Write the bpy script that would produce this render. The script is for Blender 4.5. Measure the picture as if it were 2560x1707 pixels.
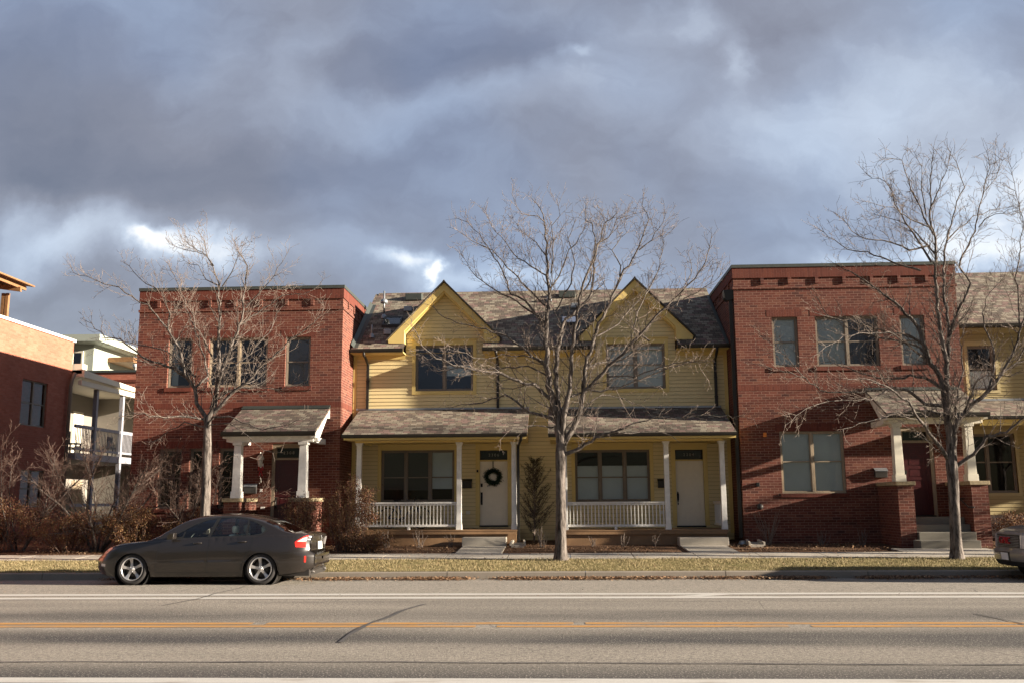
import bpy, bmesh, math, random
from mathutils import Vector, Matrix, noise as mnoise
R = math.radians
rnd = random.Random(7)
for o in list(bpy.data.objects): bpy.data.objects.remove(o)
scene = bpy.context.scene
col = scene.collection

# ------------------------------------------------------------------ camera
cd = bpy.data.cameras.new('camera'); cam = bpy.data.objects.new('camera', cd); col.objects.link(cam)
cam.matrix_world = Matrix.Translation((0, 0, 1.65)) @ Matrix.Rotation(R(2.618), 4, 'Z') @ Matrix.Rotation(R(99.457), 4, 'X') @ Matrix.Rotation(R(-.372), 4, 'Z')
cd.sensor_width = 36; cd.lens = 36 * 2374.5 / 2560; cd.clip_end = 3000; cd.clip_start = .1
scene.camera = cam
scene.view_settings.view_transform = 'Standard'; scene.view_settings.look = 'None'
scene.view_settings.exposure = 2.15; scene.view_settings.gamma = 1

# ------------------------------------------------------------------ sun
SX, SY, SZ = 1.0, -.150, .235
sl = bpy.data.lights.new('sun', 'SUN'); sl.energy = 4.8; sl.angle = R(.55); sl.color = (1, .87, .72)
so = bpy.data.objects.new('sun', sl); col.objects.link(so)
so.rotation_euler = Vector((SX, SY, SZ)).to_track_quat('Z', 'Y').to_euler()
so.location = (60, -9, 14)

# ------------------------------------------------------------------ node helpers
class NT:
    def __init__(s, tree):
        s.t = tree; s.n = tree.nodes; s.l = tree.links
    def new(s, typ, **kw):
        n = s.n.new(typ)
        for k, v in kw.items(): setattr(n, k, v)
        return n
    def put(s, sock, v):
        if v is None: return
        if isinstance(v, bpy.types.NodeSocket): s.l.new(v, sock)
        else:
            if isinstance(v, (tuple, list)) and len(v) == 3 and sock.type == 'RGBA': v = (*v, 1)
            sock.default_value = v
    def m(s, op, a, b=None, c=None, clamp=False):
        n = s.new('ShaderNodeMath', operation=op, use_clamp=clamp)
        s.put(n.inputs[0], a); s.put(n.inputs[1], b); s.put(n.inputs[2], c)
        return n.outputs[0]
    def vm(s, op, a, b=None):
        n = s.new('ShaderNodeVectorMath', operation=op)
        s.put(n.inputs[0], a); s.put(n.inputs[1], b)
        return n.outputs[1] if op in ('LENGTH', 'DOT_PRODUCT', 'DISTANCE') else n.outputs[0]
    def mix(s, f, a, b, mode='MIX'):
        n = s.new('ShaderNodeMix', data_type='RGBA', blend_type=mode)
        s.put(n.inputs[0], f); s.put(n.inputs[6], a); s.put(n.inputs[7], b)
        return n.outputs[2]
    def ramp(s, f, stops, interp='LINEAR'):
        n = s.new('ShaderNodeValToRGB'); cr = n.color_ramp; cr.interpolation = interp
        while len(cr.elements) < len(stops): cr.elements.new(.5)
        for e, (p, c) in zip(cr.elements, stops):
            e.position = p; e.color = (*c, 1) if len(c) == 3 else c
        s.put(n.inputs[0], f); return n.outputs[0]
    def rng(s, v, a, b, c=0., d=1., smooth=False):
        n = s.new('ShaderNodeMapRange'); n.interpolation_type = 'SMOOTHSTEP' if smooth else 'LINEAR'
        s.put(n.inputs[0], v)
        for i, x in enumerate((a, b, c, d)): s.put(n.inputs[1 + i], x)
        return n.outputs[0]
    def noise(s, vec=None, scale=5., detail=4., rough=.5, dim='3D', dist=0.):
        n = s.new('ShaderNodeTexNoise', noise_dimensions=dim)
        if vec is not None: s.l.new(vec, n.inputs['Vector'])
        n.inputs['Scale'].default_value = scale; n.inputs['Detail'].default_value = detail
        n.inputs['Roughness'].default_value = rough; n.inputs['Distortion'].default_value = dist
        return n.outputs[0]
    def xyz(s, v):
        n = s.new('ShaderNodeSeparateXYZ'); s.l.new(v, n.inputs[0]); return n.outputs
    def comb(s, x=0., y=0., z=0.):
        n = s.new('ShaderNodeCombineXYZ')
        for i, v in enumerate((x, y, z)): s.put(n.inputs[i], v)
        return n.outputs[0]
    def pos(s): return s.new('ShaderNodeNewGeometry').outputs['Position']
    def scl(s, v, x, y, z):
        return s.vm('MULTIPLY', v, (x, y, z))
    def bump(s, h, strength=.3, dist=.01):
        n = s.new('ShaderNodeBump'); n.inputs['Strength'].default_value = strength; n.inputs['Distance'].default_value = dist
        s.l.new(h, n.inputs['Height']); return n.outputs[0]

def mat(name):
    m = bpy.data.materials.new(name); m.use_nodes = True; t = NT(m.node_tree); t.n.clear()
    out = t.new('ShaderNodeOutputMaterial')
    p = t.new('ShaderNodeBsdfPrincipled'); t.l.new(p.outputs[0], out.inputs[0])
    t.p = p; t.out = out; t.m_ = m
    return m, t
def pset(t, color=None, rough=None, metal=None, normal=None, spec=None, **kw):
    p = t.p
    if color is not None: t.put(p.inputs['Base Color'], color)
    if rough is not None: t.put(p.inputs['Roughness'], rough)
    if metal is not None: t.put(p.inputs['Metallic'], metal)
    if normal is not None: t.l.new(normal, p.inputs['Normal'])
    if spec is not None: t.put(p.inputs['Specular IOR Level'], spec)
    for k, v in kw.items(): t.put(p.inputs[k.replace('_', ' ')], v)

# ------------------------------------------------------------------ world: Nishita sky behind a broken deck of cloud
w = bpy.data.worlds.new('World'); scene.world = w; w.use_nodes = True
t = NT(w.node_tree); t.n.clear()
wo = t.new('ShaderNodeOutputWorld'); bg = t.new('ShaderNodeBackground'); t.l.new(bg.outputs[0], wo.inputs[0])
bg.inputs[1].default_value = .1
sky = t.new('ShaderNodeTexSky', sky_type='NISHITA'); sky.sun_disc = False
sky.sun_elevation = math.atan2(SZ, math.hypot(SX, SY)); sky.sun_rotation = math.atan2(SX, SY)
gen = t.new('ShaderNodeTexCoord').outputs['Generated']
x, y, z = t.xyz(gen)
ya = t.m('MAXIMUM', t.m('ABSOLUTE', y), .12)
u = t.m('DIVIDE', x, ya); v = t.m('DIVIDE', z, ya)
uv = t.comb(u, v, t.m('MULTIPLY', t.m('LESS_THAN', y, 0.), 5.))
warp = t.new('ShaderNodeTexNoise'); t.l.new(uv, warp.inputs['Vector']); warp.inputs['Scale'].default_value = 5.5; warp.inputs['Detail'].default_value = 7; warp.inputs['Roughness'].default_value = .55
wv = t.vm('MULTIPLY', t.vm('SUBTRACT', warp.outputs['Color'], (.5, .5, .5)), (.26, .17, 0))
puv = t.vm('ADD', uv, wv)
def cl(px, py):                       # direction (across, up) of a spot in the clouds
    c = math.cos; s_ = math.sin
    a, b = (px - 1280) / 2374.5, (853.5 - py) / 2374.5
    d = cam.matrix_world.to_3x3() @ Vector((a, b, -1)); return d.x / d.y, d.z / d.y
BL = [((60, 300), 560, 340, -.17), ((380, 440), 650, 150, -.10), ((1120, 140), 360, 120, -.17), ((780, 140), 160, 210, .07), ((1150, 30), 300, 60, -.03),
      ((1500, 190), 420, 120, .13), ((1460, 105), 90, 34, .16), ((1720, 30), 150, 90, .16), ((1872, 120), 60, 110, .19),
      ((1050, 270), 300, 80, .14), ((1400, 400), 330, 120, -.02), ((2250, 150), 420, 200, .13), ((2300, 380), 560, 260, .20), ((1900, 300), 400, 160, .12),
      ((2600, 560), 260, 190, .46), ((2250, 655), 420, 70, .34), ((230, 580), 330, 110, .30), ((60, 500), 130, 70, .22),
      ((520, 655), 190, 80, .38), ((430, 615), 100, 44, .26), ((960, 668), 140, 44, .30), ((1078, 690), 34, 48, .32), ((1230, 700), 460, 70, .26),
      ((700, 420), 460, 110, -.08), ((110, 730), 260, 60, -.08), ((1950, 540), 330, 80, .04), ((700, 640), 420, 70, .16), ((2060, 40), 200, 70, -.03)]
acc = None
for (pt, rx, ry, am) in BL:
    cx, cy = cl(*pt); rx /= 2374.5 * .98; ry /= 2374.5 * .98
    q = t.vm('MULTIPLY', t.vm('SUBTRACT', puv, (cx, cy, 0)), (1 / rx, 1 / ry, 1))
    g = t.rng(t.vm('LENGTH', q), 0., 1.25, am, 0., smooth=True)
    acc = g if acc is None else t.m('ADD', acc, g)
n1 = t.noise(t.scl(puv, 1, 1.7, 1), 3.2, 8, .55); n2 = t.noise(t.scl(puv, 1, 1.5, 1), 11., 6, .6)
f = t.m('ADD', .465, acc)
f = t.m('ADD', f, t.m('MULTIPLY', t.m('SUBTRACT', n1, .5), .34))
f = t.m('ADD', f, t.m('MULTIPLY', t.m('SUBTRACT', n2, .5), .19))
cc = t.ramp(f, [(0, (.085, .11, .185)), (.2, (.135, .165, .26)), (.4, (.225, .265, .38)), (.58, (.35, .43, .59)), (.76, (.56, .67, .84)), (.92, (1.0, 1.05, 1.1)), (1, (1.3, 1.3, 1.3))])
pur = t.ramp(f, [(0, (.105, .12, .17)), (.2, (.15, .16, .215)), (.4, (.235, .24, .295)), (.58, (.36, .39, .48)), (.76, (.58, .65, .77)), (.92, (1.0, 1.02, 1.05)), (1, (1.3, 1.3, 1.3))])
pm = t.rng(t.noise(uv, 2.1, 3, .5), .38, .6, 0, 1, True)
cloud = t.mix(t.m('MULTIPLY', pm, .9), cc, pur)
# opposite quarter of the sky: cloud dimmed to cut the ambient light on the fronts, above the far treeline of the other side of the street
back = t.rng(y, -.25, .25, 1., 0., True)
cloud = t.mix(back, cloud, t.vm('MULTIPLY', cloud, (.66, .68, .72)))
line = t.m('ADD', .09, t.m('MULTIPLY', t.m('SUBTRACT', t.noise(t.scl(gen, 1, 1, .4), 7., 8, .7), .5), .26))
cloud = t.mix(t.m('MULTIPLY', t.m('LESS_THAN', z, line), t.m('LESS_THAN', y, -.2)), cloud, (.035, .032, .026))
cloud = t.vm('MULTIPLY', cloud, (2.3, 2.3, 2.3))
cloud = t.mix(.05, cloud, sky.outputs[0])
t.l.new(cloud, bg.inputs[0])

# ------------------------------------------------------------------ mesh builder
class MB:
    def __init__(s): s.v = []; s.f = []; s.mi = []; s.sm = []
    def add(s, vs, fs, mi=0, smooth=False):
        o = len(s.v); s.v += [tuple(p) for p in vs]
        for f_ in fs: s.f.append([i + o for i in f_]); s.mi.append(mi); s.sm.append(smooth)
        return s
    def box(s, x0, x1, y0, y1, z0, z1, mi=0):
        return s.add([(x0, y0, z0), (x1, y0, z0), (x1, y1, z0), (x0, y1, z0), (x0, y0, z1), (x1, y0, z1), (x1, y1, z1), (x0, y1, z1)],
                     [(0, 3, 2, 1), (4, 5, 6, 7), (0, 1, 5, 4), (1, 2, 6, 5), (2, 3, 7, 6), (3, 0, 4, 7)], mi)
    def quad(s, a, b, c, d, mi=0): return s.add([a, b, c, d], [(0, 1, 2, 3)], mi)
    def frus(s, cx, cy, z0, z1, w0, w1, d0=None, d1=None):      # tapered post
        d0 = d0 or w0; d1 = d1 or w1
        vs = [(cx + a * w / 2, cy + b * d / 2, z) for z, w, d in ((z0, w0, d0), (z1, w1, d1)) for a, b in ((-1, -1), (1, -1), (1, 1), (-1, 1))]
        return s.add(vs, [(3, 2, 1, 0), (4, 5, 6, 7), (0, 1, 5, 4), (1, 2, 6, 5), (2, 3, 7, 6), (3, 0, 4, 7)])
    def prism(s, poly, y0, y1, axis='y', mi=0):                 # polygon in xz extruded along y (or yz along x, xy along z)
        def P(a, b, c): return {'y': (a, c, b), 'x': (c, a, b), 'z': (a, b, c)}[axis]
        n = len(poly); vs = [P(a, b, y0) for a, b in poly] + [P(a, b, y1) for a, b in poly]
        fs = [tuple(range(n)), tuple(range(2 * n - 1, n - 1, -1))] + [(i, i + n, (i + 1) % n + n, (i + 1) % n) for i in range(n)]
        return s.add(vs, fs, mi)
    def tube(s, pts, rad, n=8, mi=0, smooth=True, cap=True):
        pts = [Vector(p) for p in pts]; k = len(pts)
        if not isinstance(rad, (list, tuple)): rad = [rad] * k
        d0 = (pts[1] - pts[0]).normalized(); a = d0.orthogonal().normalized()
        vs = []
        for i, p in enumerate(pts):
            d = ((pts[min(i + 1, k - 1)] - p).normalized() + (p - pts[max(i - 1, 0)]).normalized())
            if d.length < 1e-6: d = d0
            d.normalize(); a = (a - d * a.dot(d)); a = a.normalized() if a.length > 1e-6 else d.orthogonal().normalized()
            b = d.cross(a)
            for j in range(n):
                th = 2 * math.pi * j / n; vs.append(p + (a * math.cos(th) + b * math.sin(th)) * rad[i])
        fs = [(i * n + j, i * n + (j + 1) % n, (i + 1) * n + (j + 1) % n, (i + 1) * n + j) for i in range(k - 1) for j in range(n)]
        if cap: fs += [tuple(range(n - 1, -1, -1)), tuple((k - 1) * n + j for j in range(n))]
        return s.add(vs, fs, mi, smooth)
    def lathe(s, prof, c=(0, 0, 0), n=24, axis='z', smooth=True, mi=0):  # prof: (r, h)
        vs = []
        for r, h in prof:
            for j in range(n):
                th = 2 * math.pi * j / n; a, b = r * math.cos(th), r * math.sin(th)
                vs.append({'z': (c[0] + a, c[1] + b, c[2] + h), 'y': (c[0] + a, c[1] + h, c[2] + b), 'x': (c[0] + h, c[1] + a, c[2] + b)}[axis])
        k = len(prof)
        fs = [(i * n + j, i * n + (j + 1) % n, (i + 1) * n + (j + 1) % n, (i + 1) * n + j) for i in range(k - 1) for j in range(n)]
        return s.add(vs, fs, mi, smooth)
    def mesh(s, name, mats):
        me = bpy.data.meshes.new(name); me.from_pydata(s.v, [], s.f)
        for m_ in (mats if isinstance(mats, (list, tuple)) else [mats]): me.materials.append(m_)
        me.polygons.foreach_set('material_index', s.mi); me.polygons.foreach_set('use_smooth', s.sm); me.update()
        return me
def bevel(o, w_=.006, seg=2):
    m_ = o.modifiers.new('bevel', 'BEVEL'); m_.width = w_; m_.segments = seg; m_.limit_method = 'ANGLE'; m_.angle_limit = R(40)
def O(name, mb, mats, parent=None, bev=0, recalc=True, loc=None):
    me = mb.mesh(name, mats)
    if recalc:
        b = bmesh.new(); b.from_mesh(me); bmesh.ops.recalc_face_normals(b, faces=b.faces); b.to_mesh(me); b.free()
    o = bpy.data.objects.new(name, me); col.objects.link(o)
    if parent: o.parent = parent; o.matrix_parent_inverse = Matrix.Translation(-parent.location) if parent.type == 'EMPTY' and parent.parent is None else Matrix()
    if bev: bevel(o, bev)
    return o
def tag(o, label=None, cat=None, group=None, kind=None):
    for k, v in (('label', label), ('category', cat), ('group', group), ('kind', kind)):
        if v: o[k] = v
    return o
def thing(name, label, cat, loc=(0, 0, 0), group=None):
    e = bpy.data.objects.new(name, None); col.objects.link(e); e.location = loc; e.empty_display_size = .3
    return tag(e, label, cat, group)
def copy_tree(o, parent=None):
    c = o.copy(); col.objects.link(c)
    if parent: c.parent = parent; c.matrix_parent_inverse = o.matrix_parent_inverse.copy()
    for ch in [q for q in list(col.objects) if q.parent == o]: copy_tree(ch, c)
    return c
def at(px, py, Y):                    # measured sight line of the survey, crossed with a plane Y metres away
    a, b = (px - 1280) / 2374.5, (853.5 - py) / 2374.5
    d = cam.matrix_world.to_3x3() @ Vector((a, b, -1)); k = Y / d.y
    return Vector((d.x * k, Y, 1.65 + d.z * k))
KY, KZ, GS = 21.45, .09, .038         # kerb back edge, kerb top, fall of the ground
def gz(Y): return KZ + GS * (min(Y, 34) - KY)

# ------------------------------------------------------------------ materials
def wall_uv(t, pitch=None):
    """metres across / metres up on an upright or sloping face"""
    g = t.new('ShaderNodeNewGeometry'); px, py, pz = t.xyz(g.outputs['Position'])
    nx, ny, nz = t.xyz(g.outputs['True Normal'])
    side = t.m('GREATER_THAN', t.m('ABSOLUTE', nx), t.m('ABSOLUTE', ny))
    uu = t.m('ADD', t.m('MULTIPLY', py, side), t.m('MULTIPLY', px, t.m('SUBTRACT', 1., side)))
    vv = pz if pitch is None else t.m('DIVIDE', pz, math.sin(pitch))
    return uu, vv
def cells(t, uu, vv, w_, h_, gap, jitter=0.):
    """running bond: returns random number per unit, joint mask"""
    row = t.m('FLOOR', t.m('DIVIDE', vv, h_)); fv = t.m('FRACT', t.m('DIVIDE', vv, h_))
    off = t.m('MULTIPLY', t.m('FRACT', t.m('MULTIPLY', row, .5)), 1.)
    if jitter:
        wn0 = t.new('ShaderNodeTexWhiteNoise', noise_dimensions='1D'); t.l.new(row, wn0.inputs['W'])
        off = t.m('ADD', off, t.m('MULTIPLY', wn0.outputs['Value'], jitter))
    uo = t.m('ADD', t.m('DIVIDE', uu, w_), off)
    cu = t.m('FLOOR', uo); fu = t.m('FRACT', uo)
    wn = t.new('ShaderNodeTexWhiteNoise', noise_dimensions='2D'); t.l.new(t.comb(cu, row), wn.inputs['Vector'])
    gu, gv = gap / w_, gap / h_
    ju = t.m('LESS_THAN', fu, gu); jv = t.m('LESS_THAN', fv, gv)
    return wn, t.m('MAXIMUM', ju, jv), fv
def brick_mat(name, tones, mortar, soldier=False, w_=.235, h_=.078):
    m, t = mat(name); uu, vv = wall_uv(t)
    if soldier: uu, vv = vv, uu; w_, h_ = .5, .078
    wn, j, fv = cells(t, uu, vv, w_, h_, .011)
    c = t.ramp(wn.outputs['Value'], [(i / (len(tones) - 1), c_) for i, c_ in enumerate(tones)])
    p = t.pos(); n = t.noise(p, 60, 3, .6); n2 = t.noise(p, .7, 4, .6)
    c = t.mix(t.rng(n, .3, .7, 0, .35), c, (.02, .008, .006), 'MIX')
    c = t.mix(t.rng(n2, .4, .7, 0, .25), c, (.09, .035, .028))
    mo = t.mix(t.rng(t.noise(p, 9, 3), .35, .65), mortar, tuple(q * .7 for q in mortar))
    c = t.mix(t.m('MULTIPLY', j, .85), c, mo)
    h = t.m('ADD', t.m('SUBTRACT', 1., j), t.m('MULTIPLY', n, .3))
    pset(t, c, .88, normal=t.bump(h, .55, .006), spec=.25)
    return m
M = {}
M['brick'] = brick_mat('red_brick', [(.092, .027, .018), (.13, .038, .024), (.16, .050, .031), (.11, .031, .021), (.185, .070, .043), (.066, .022, .017)], (.29, .18, .135))
M['soldier'] = brick_mat('red_brick_soldier', [(.105, .027, .017), (.132, .035, .021), (.15, .042, .025)], (.13, .046, .034), True)
M['obrick'] = brick_mat('orange_brick', [(.39, .125, .078), (.44, .15, .095), (.48, .175, .115), (.41, .135, .085)], (.33, .16, .10))
def siding_mat(name, c0, lap=False):
    m, t = mat(name); p = t.pos(); n = t.noise(t.scl(p, .4, .4, 3), 3, 5, .6); g = t.noise(t.scl(p, 2, 2, 60), 4, 3)
    c = t.mix(t.rng(n, .3, .7, 0, .22), c0, tuple(q * .72 for q in c0))
    c = t.mix(t.rng(t.noise(p, 1.1, 6, .7), .55, .75, 0, .12), c, (.25, .22, .17))
    if lap: c = t.mix(t.m('MULTIPLY', t.m('LESS_THAN', t.m('FRACT', t.m('DIVIDE', t.m('SUBTRACT', t.xyz(p)[2], .6145), .12)), .085), .62), c, (.06, .045, .02))  # thin dark line painted at each lap for the shade in the gap
    pset(t, c, .55, normal=t.bump(g, .08, .004), spec=.3); return m
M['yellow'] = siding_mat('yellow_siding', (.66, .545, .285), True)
M['shadesiding'] = siding_mat('shaded_yellow_siding', (.38, .31, .145), True)  # duller copy of the yellow: weaker sun on the right house put into colour
M['ytrim'] = siding_mat('yellow_trim', (.64, .49, .18))
M['cream'] = siding_mat('cream_paint', (.66, .62, .50))
M['grayside'] = siding_mat('grey_green_siding', (.33, .36, .31))
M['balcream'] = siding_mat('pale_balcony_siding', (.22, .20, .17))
def plain(name, c0, rough=.5, metal=0., var=.2, sc=8., bumpy=.05, spec=.4, dirt=None):
    m, t = mat(name); p = t.pos(); n = t.noise(p, sc, 5, .6)
    c = t.mix(t.rng(n, .3, .7, 0, 1), c0, tuple(q * (1 - var) for q in c0))
    if dirt: c = t.mix(t.rng(t.noise(p, 1.6, 6, .7), .5, .7, 0, .5), c, dirt)
    pset(t, c, rough, metal, t.bump(t.noise(p, sc * 6, 4), bumpy, .004) if bumpy else None, spec); return m
M['white'] = plain('white_paint', (.76, .75, .70), .45, dirt=(.55, .52, .45))
M['doorcream'] = plain('cream_door_paint', (.78, .71, .56), .4, var=.06)
M['doorred'] = plain('oxblood_door_paint', (.055, .006, .007), .35, var=.25)
M['bronze'] = plain('dark_bronze_metal', (.030, .027, .022), .42, .3, var=.3)
M['capmetal'] = plain('grey_green_coping', (.075, .085, .075), .5, .4)
M['flash'] = plain('galvanised_flashing', (.32, .34, .35), .42, .6)
M['winframe'] = plain('taupe_window_frame', (.20, .165, .125), .5, var=.12)
M['winframe2'] = plain('tan_window_frame', (.30, .24, .165), .5, var=.12)
M['blind'] = plain('pale_roller_blind', (.78, .82, .82), .9, var=.1, sc=1.5, bumpy=0)
M['blinddim'] = plain('shade_cloth', (.085, .08, .075), .9, var=.1, sc=1.5, bumpy=0)
M['dark'] = plain('dark_interior', (.014, .012, .011), .9, bumpy=0)
M['black'] = plain('black_iron', (.012, .012, .012), .4, .2)
M['porchwood'] = plain('ochre_porch_boards', (.27, .16, .08), .6, var=.3, sc=3, dirt=(.2, .12, .06))
M['soffit'] = plain('soffit_paint', (.42, .28, .07), .6)
M['stone'] = plain('buff_stone_cap', (.40, .32, .19), .85, var=.5, sc=14, bumpy=.6)
M['timber'] = plain('cedar_timber', (.25, .13, .055), .65, var=.4, sc=6)
M['mulchdark'] = None
def concrete(name, c0, joints=None):
    m, t = mat(name); p = t.pos(); n = t.noise(p, 1.3, 6, .65); n2 = t.noise(p, 70, 3, .7)
    c = t.mix(t.rng(n, .3, .7, 0, 1), c0, tuple(q * .74 for q in c0))
    c = t.mix(t.rng(n2, .35, .7, 0, .35), c, tuple(q * .5 for q in c0))
    c = t.mix(t.rng(t.noise(p, .5, 5, .8), .55, .7, 0, .4), c, (.17, .14, .11))
    pset(t, c, .9, normal=t.bump(n2, .25, .004), spec=.2); return m
M['concrete'] = concrete('concrete', (.44, .40, .33))
M['stepc'] = concrete('shaded_step_concrete', (.20, .185, .15))  # darker copy of the concrete: shade on the right-hand steps put into colour
M['kerbc'] = concrete('kerb_concrete', (.27, .235, .19))
M['paint'] = None
def shingle_mat(name, pitch):
    m, t = mat(name); uu, vv = wall_uv(t, pitch)
    wn, j, fv = cells(t, uu, vv, .20, .155, .013, .37)
    c = t.ramp(wn.outputs['Value'], [(0, (.13, .105, .082)), (.18, (.21, .17, .125)), (.36, (.31, .265, .20)), (.52, (.145, .108, .086)), (.66, (.235, .155, .13)), (.82, (.27, .24, .18)), (1, (.17, .145, .12))], 'CONSTANT')
    p = t.pos(); n = t.noise(p, 90, 3, .7)
    c = t.mix(t.rng(n, .3, .7, 0, .5), c, (.05, .045, .04))
    c = t.mix(t.rng(t.noise(p, .8, 4), .4, .7, 0, .2), c, (.10, .09, .075))
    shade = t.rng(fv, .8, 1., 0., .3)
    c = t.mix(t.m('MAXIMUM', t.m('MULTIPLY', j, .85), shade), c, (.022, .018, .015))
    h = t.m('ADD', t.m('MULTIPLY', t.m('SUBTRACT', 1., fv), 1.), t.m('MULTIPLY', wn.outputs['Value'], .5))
    pset(t, c, .95, normal=t.bump(t.m('SUBTRACT', h, j), .6, .008), spec=.15); return m
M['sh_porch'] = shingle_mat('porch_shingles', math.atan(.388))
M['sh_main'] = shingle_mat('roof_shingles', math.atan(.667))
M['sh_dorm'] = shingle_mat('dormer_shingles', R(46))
# glass: reflects by Fresnel, otherwise lets the room behind show
def glass_mat(name, tint, rough=.02, ior=1.55):
    m, t = mat(name); t.n.remove(t.p)
    tr = t.new('ShaderNodeBsdfTransparent'); tr.inputs[0].default_value = (*tint, 1)
    gl = t.new('ShaderNodeBsdfGlossy'); gl.inputs['Roughness'].default_value = rough
    fr = t.new('ShaderNodeFresnel'); fr.inputs[0].default_value = ior
    fr.inputs[0].default_value = ior
    n = t.bump(t.noise(t.pos(), 1.4, 2), .05, .02); t.l.new(n, gl.inputs['Normal'])
    mx = t.new('ShaderNodeMixShader'); t.l.new(t.m('MULTIPLY', t.m('ADD', fr.outputs[0],   .02), 1.15, clamp=True), mx.inputs[0])
    t.l.new(tr.outputs[0], mx.inputs[1]); t.l.new(gl.outputs[0], mx.inputs[2]); t.l.new(mx.outputs[0], t.out.inputs[0])
    return m
M['glass'] = glass_mat('window_glass', (.84, .88, .87))
M['carglass'] = glass_mat('car_glass', (.80, .88, .84), ior=1.42)
# bark
def bark_mat(name, c0, c1):
    m, t = mat(name); p = t.pos(); n = t.noise(t.scl(p, 1, 1, .2), 15, 6, .7); n2 = t.noise(p, 3, 3)
    c = t.mix(t.rng(n, .38, .62), c1, c0); c = t.mix(t.rng(n2, .4, .7, 0, .35), c, tuple(q * .6 for q in c0))
    pset(t, c, .9, normal=t.bump(n, 1., .03), spec=.2); return m
M['bark'] = bark_mat('grey_brown_bark', (.185, .16, .14), (.022, .017, .014))
M['twig'] = bark_mat('twig_bark', (.26, .215, .18), (.09, .065, .05))
M['redtwig'] = bark_mat('reddish_twig_bark', (.21, .15, .12), (.10, .065, .050))
def leaf_mat(name, cols, tr=.15):
    m, t = mat(name)
    g = t.new('ShaderNodeNewGeometry'); c = t.ramp(g.outputs['Random Per Island'], [(i / (len(cols) - 1), c_) for i, c_ in enumerate(cols)])
    pset(t, c, .75, spec=.2); return m
M['dryleaf'] = leaf_mat('dry_brown_leaves', [(.05, .022, .012), (.12, .052, .025), (.20, .10, .045), (.09, .036, .022), (.28, .17, .075), (.10, .075, .03)])
M['rustleaf'] = leaf_mat('russet_leaves', [(.07, .03, .02), (.15, .062, .038), (.22, .115, .062), (.12, .046, .032), (.30, .19, .09), (.10, .085, .035)])
M['everg'] = leaf_mat('dull_evergreen_sprays', [(.05, .036, .018), (.08, .058, .028), (.055, .05, .022), (.10, .072, .038)])
M['wreath'] = leaf_mat('wreath_green', [(.012, .028, .018), (.022, .045, .028), (.03, .055, .03)])
M['litter'] = leaf_mat('leaf_litter', [(.08, .040, .024), (.18, .098, .055), (.30, .18, .095), (.11, .055, .032), (.42, .29, .17), (.05, .030, .020)])
M['blade'] = leaf_mat('dry_grass_blades', [(.19, .15, .075), (.25, .195, .10), (.32, .26, .145), (.16, .13, .065), (.22, .175, .09), (.12, .11, .05)])
# ground surfaces
m, t = mat('dry_lawn'); p = t.pos(); n = t.noise(p, 2.2, 6, .65); n2 = t.noise(p, 40, 4, .7)
c = t.ramp(n, [(.3, (.14, .125, .05)), (.5, (.21, .175, .075)), (.7, (.28, .23, .11))]); c = t.mix(t.rng(n2, .3, .65, .55, 0), c, (.10, .085, .035))
pset(t, c, .95, normal=t.bump(n2, .8, .03), spec=.1); M['lawn'] = m
m, t = mat('bark_mulch'); p = t.pos(); n = t.noise(p, 26, 5, .7); n2 = t.noise(p, 1.5, 4)
c = t.ramp(n, [(.3, (.05, .028, .018)), (.5, (.12, .068, .040)), (.62, (.20, .12, .07)), (.75, (.32, .21, .12))]); c = t.mix(t.rng(n2, .4, .65, 0, .4), c, (.05, .028, .018))
pset(t, c, .95, normal=t.bump(n, 1., .04), spec=.1); M['mulch'] = m
m, t = mat('far_ground'); p = t.pos(); n = t.noise(p, .4, 6); pset(t, t.ramp(n, [(.3, (.09, .07, .045)), (.7, (.17, .14, .09))]), .95); M['earth'] = m
m, t = mat('asphalt'); p = t.pos(); px, py, pz = t.xyz(p)
base = t.ramp(t.noise(t.scl(p, .25, 1, 1), 1.2, 5, .6), [(.3, (.205, .184, .151)), (.7, (.275, .247, .203))])
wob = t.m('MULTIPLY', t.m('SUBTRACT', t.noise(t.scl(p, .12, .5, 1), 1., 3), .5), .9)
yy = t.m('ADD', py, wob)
def band(c_, hw, amp, lo=.35, seed=0.):                  # soft darker bands along the street, patchy in strength
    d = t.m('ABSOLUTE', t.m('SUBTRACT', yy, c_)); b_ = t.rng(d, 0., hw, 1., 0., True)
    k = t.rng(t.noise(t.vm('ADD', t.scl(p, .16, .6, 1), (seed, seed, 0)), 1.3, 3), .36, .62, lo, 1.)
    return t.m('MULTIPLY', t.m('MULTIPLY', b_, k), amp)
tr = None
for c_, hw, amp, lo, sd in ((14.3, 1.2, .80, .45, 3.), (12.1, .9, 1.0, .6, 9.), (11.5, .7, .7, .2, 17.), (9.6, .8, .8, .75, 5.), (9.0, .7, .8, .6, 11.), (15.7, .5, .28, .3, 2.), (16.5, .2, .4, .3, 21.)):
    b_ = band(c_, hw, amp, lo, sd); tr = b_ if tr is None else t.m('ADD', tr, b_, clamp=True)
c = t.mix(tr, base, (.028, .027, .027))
par = t.rng(t.m('ADD', py, t.m('MULTIPLY', wob, .06)), 17.2, 17.5, 0, .55); c = t.mix(par, c, (.26, .235, .195))
sp = t.noise(p, 17, 9, .88); sp2 = t.noise(t.scl(p, 1, .6, 1), 46, 3, .8)
c = t.mix(t.rng(sp, .40, .53, .9, 0), c, (.05, .046, .041)); c = t.mix(t.rng(sp2, .55, .68, 0, .75), c, (.50, .46, .40))
cr = t.new('ShaderNodeTexVoronoi', feature='DISTANCE_TO_EDGE'); cr.inputs['Scale'].default_value = .28
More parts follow.
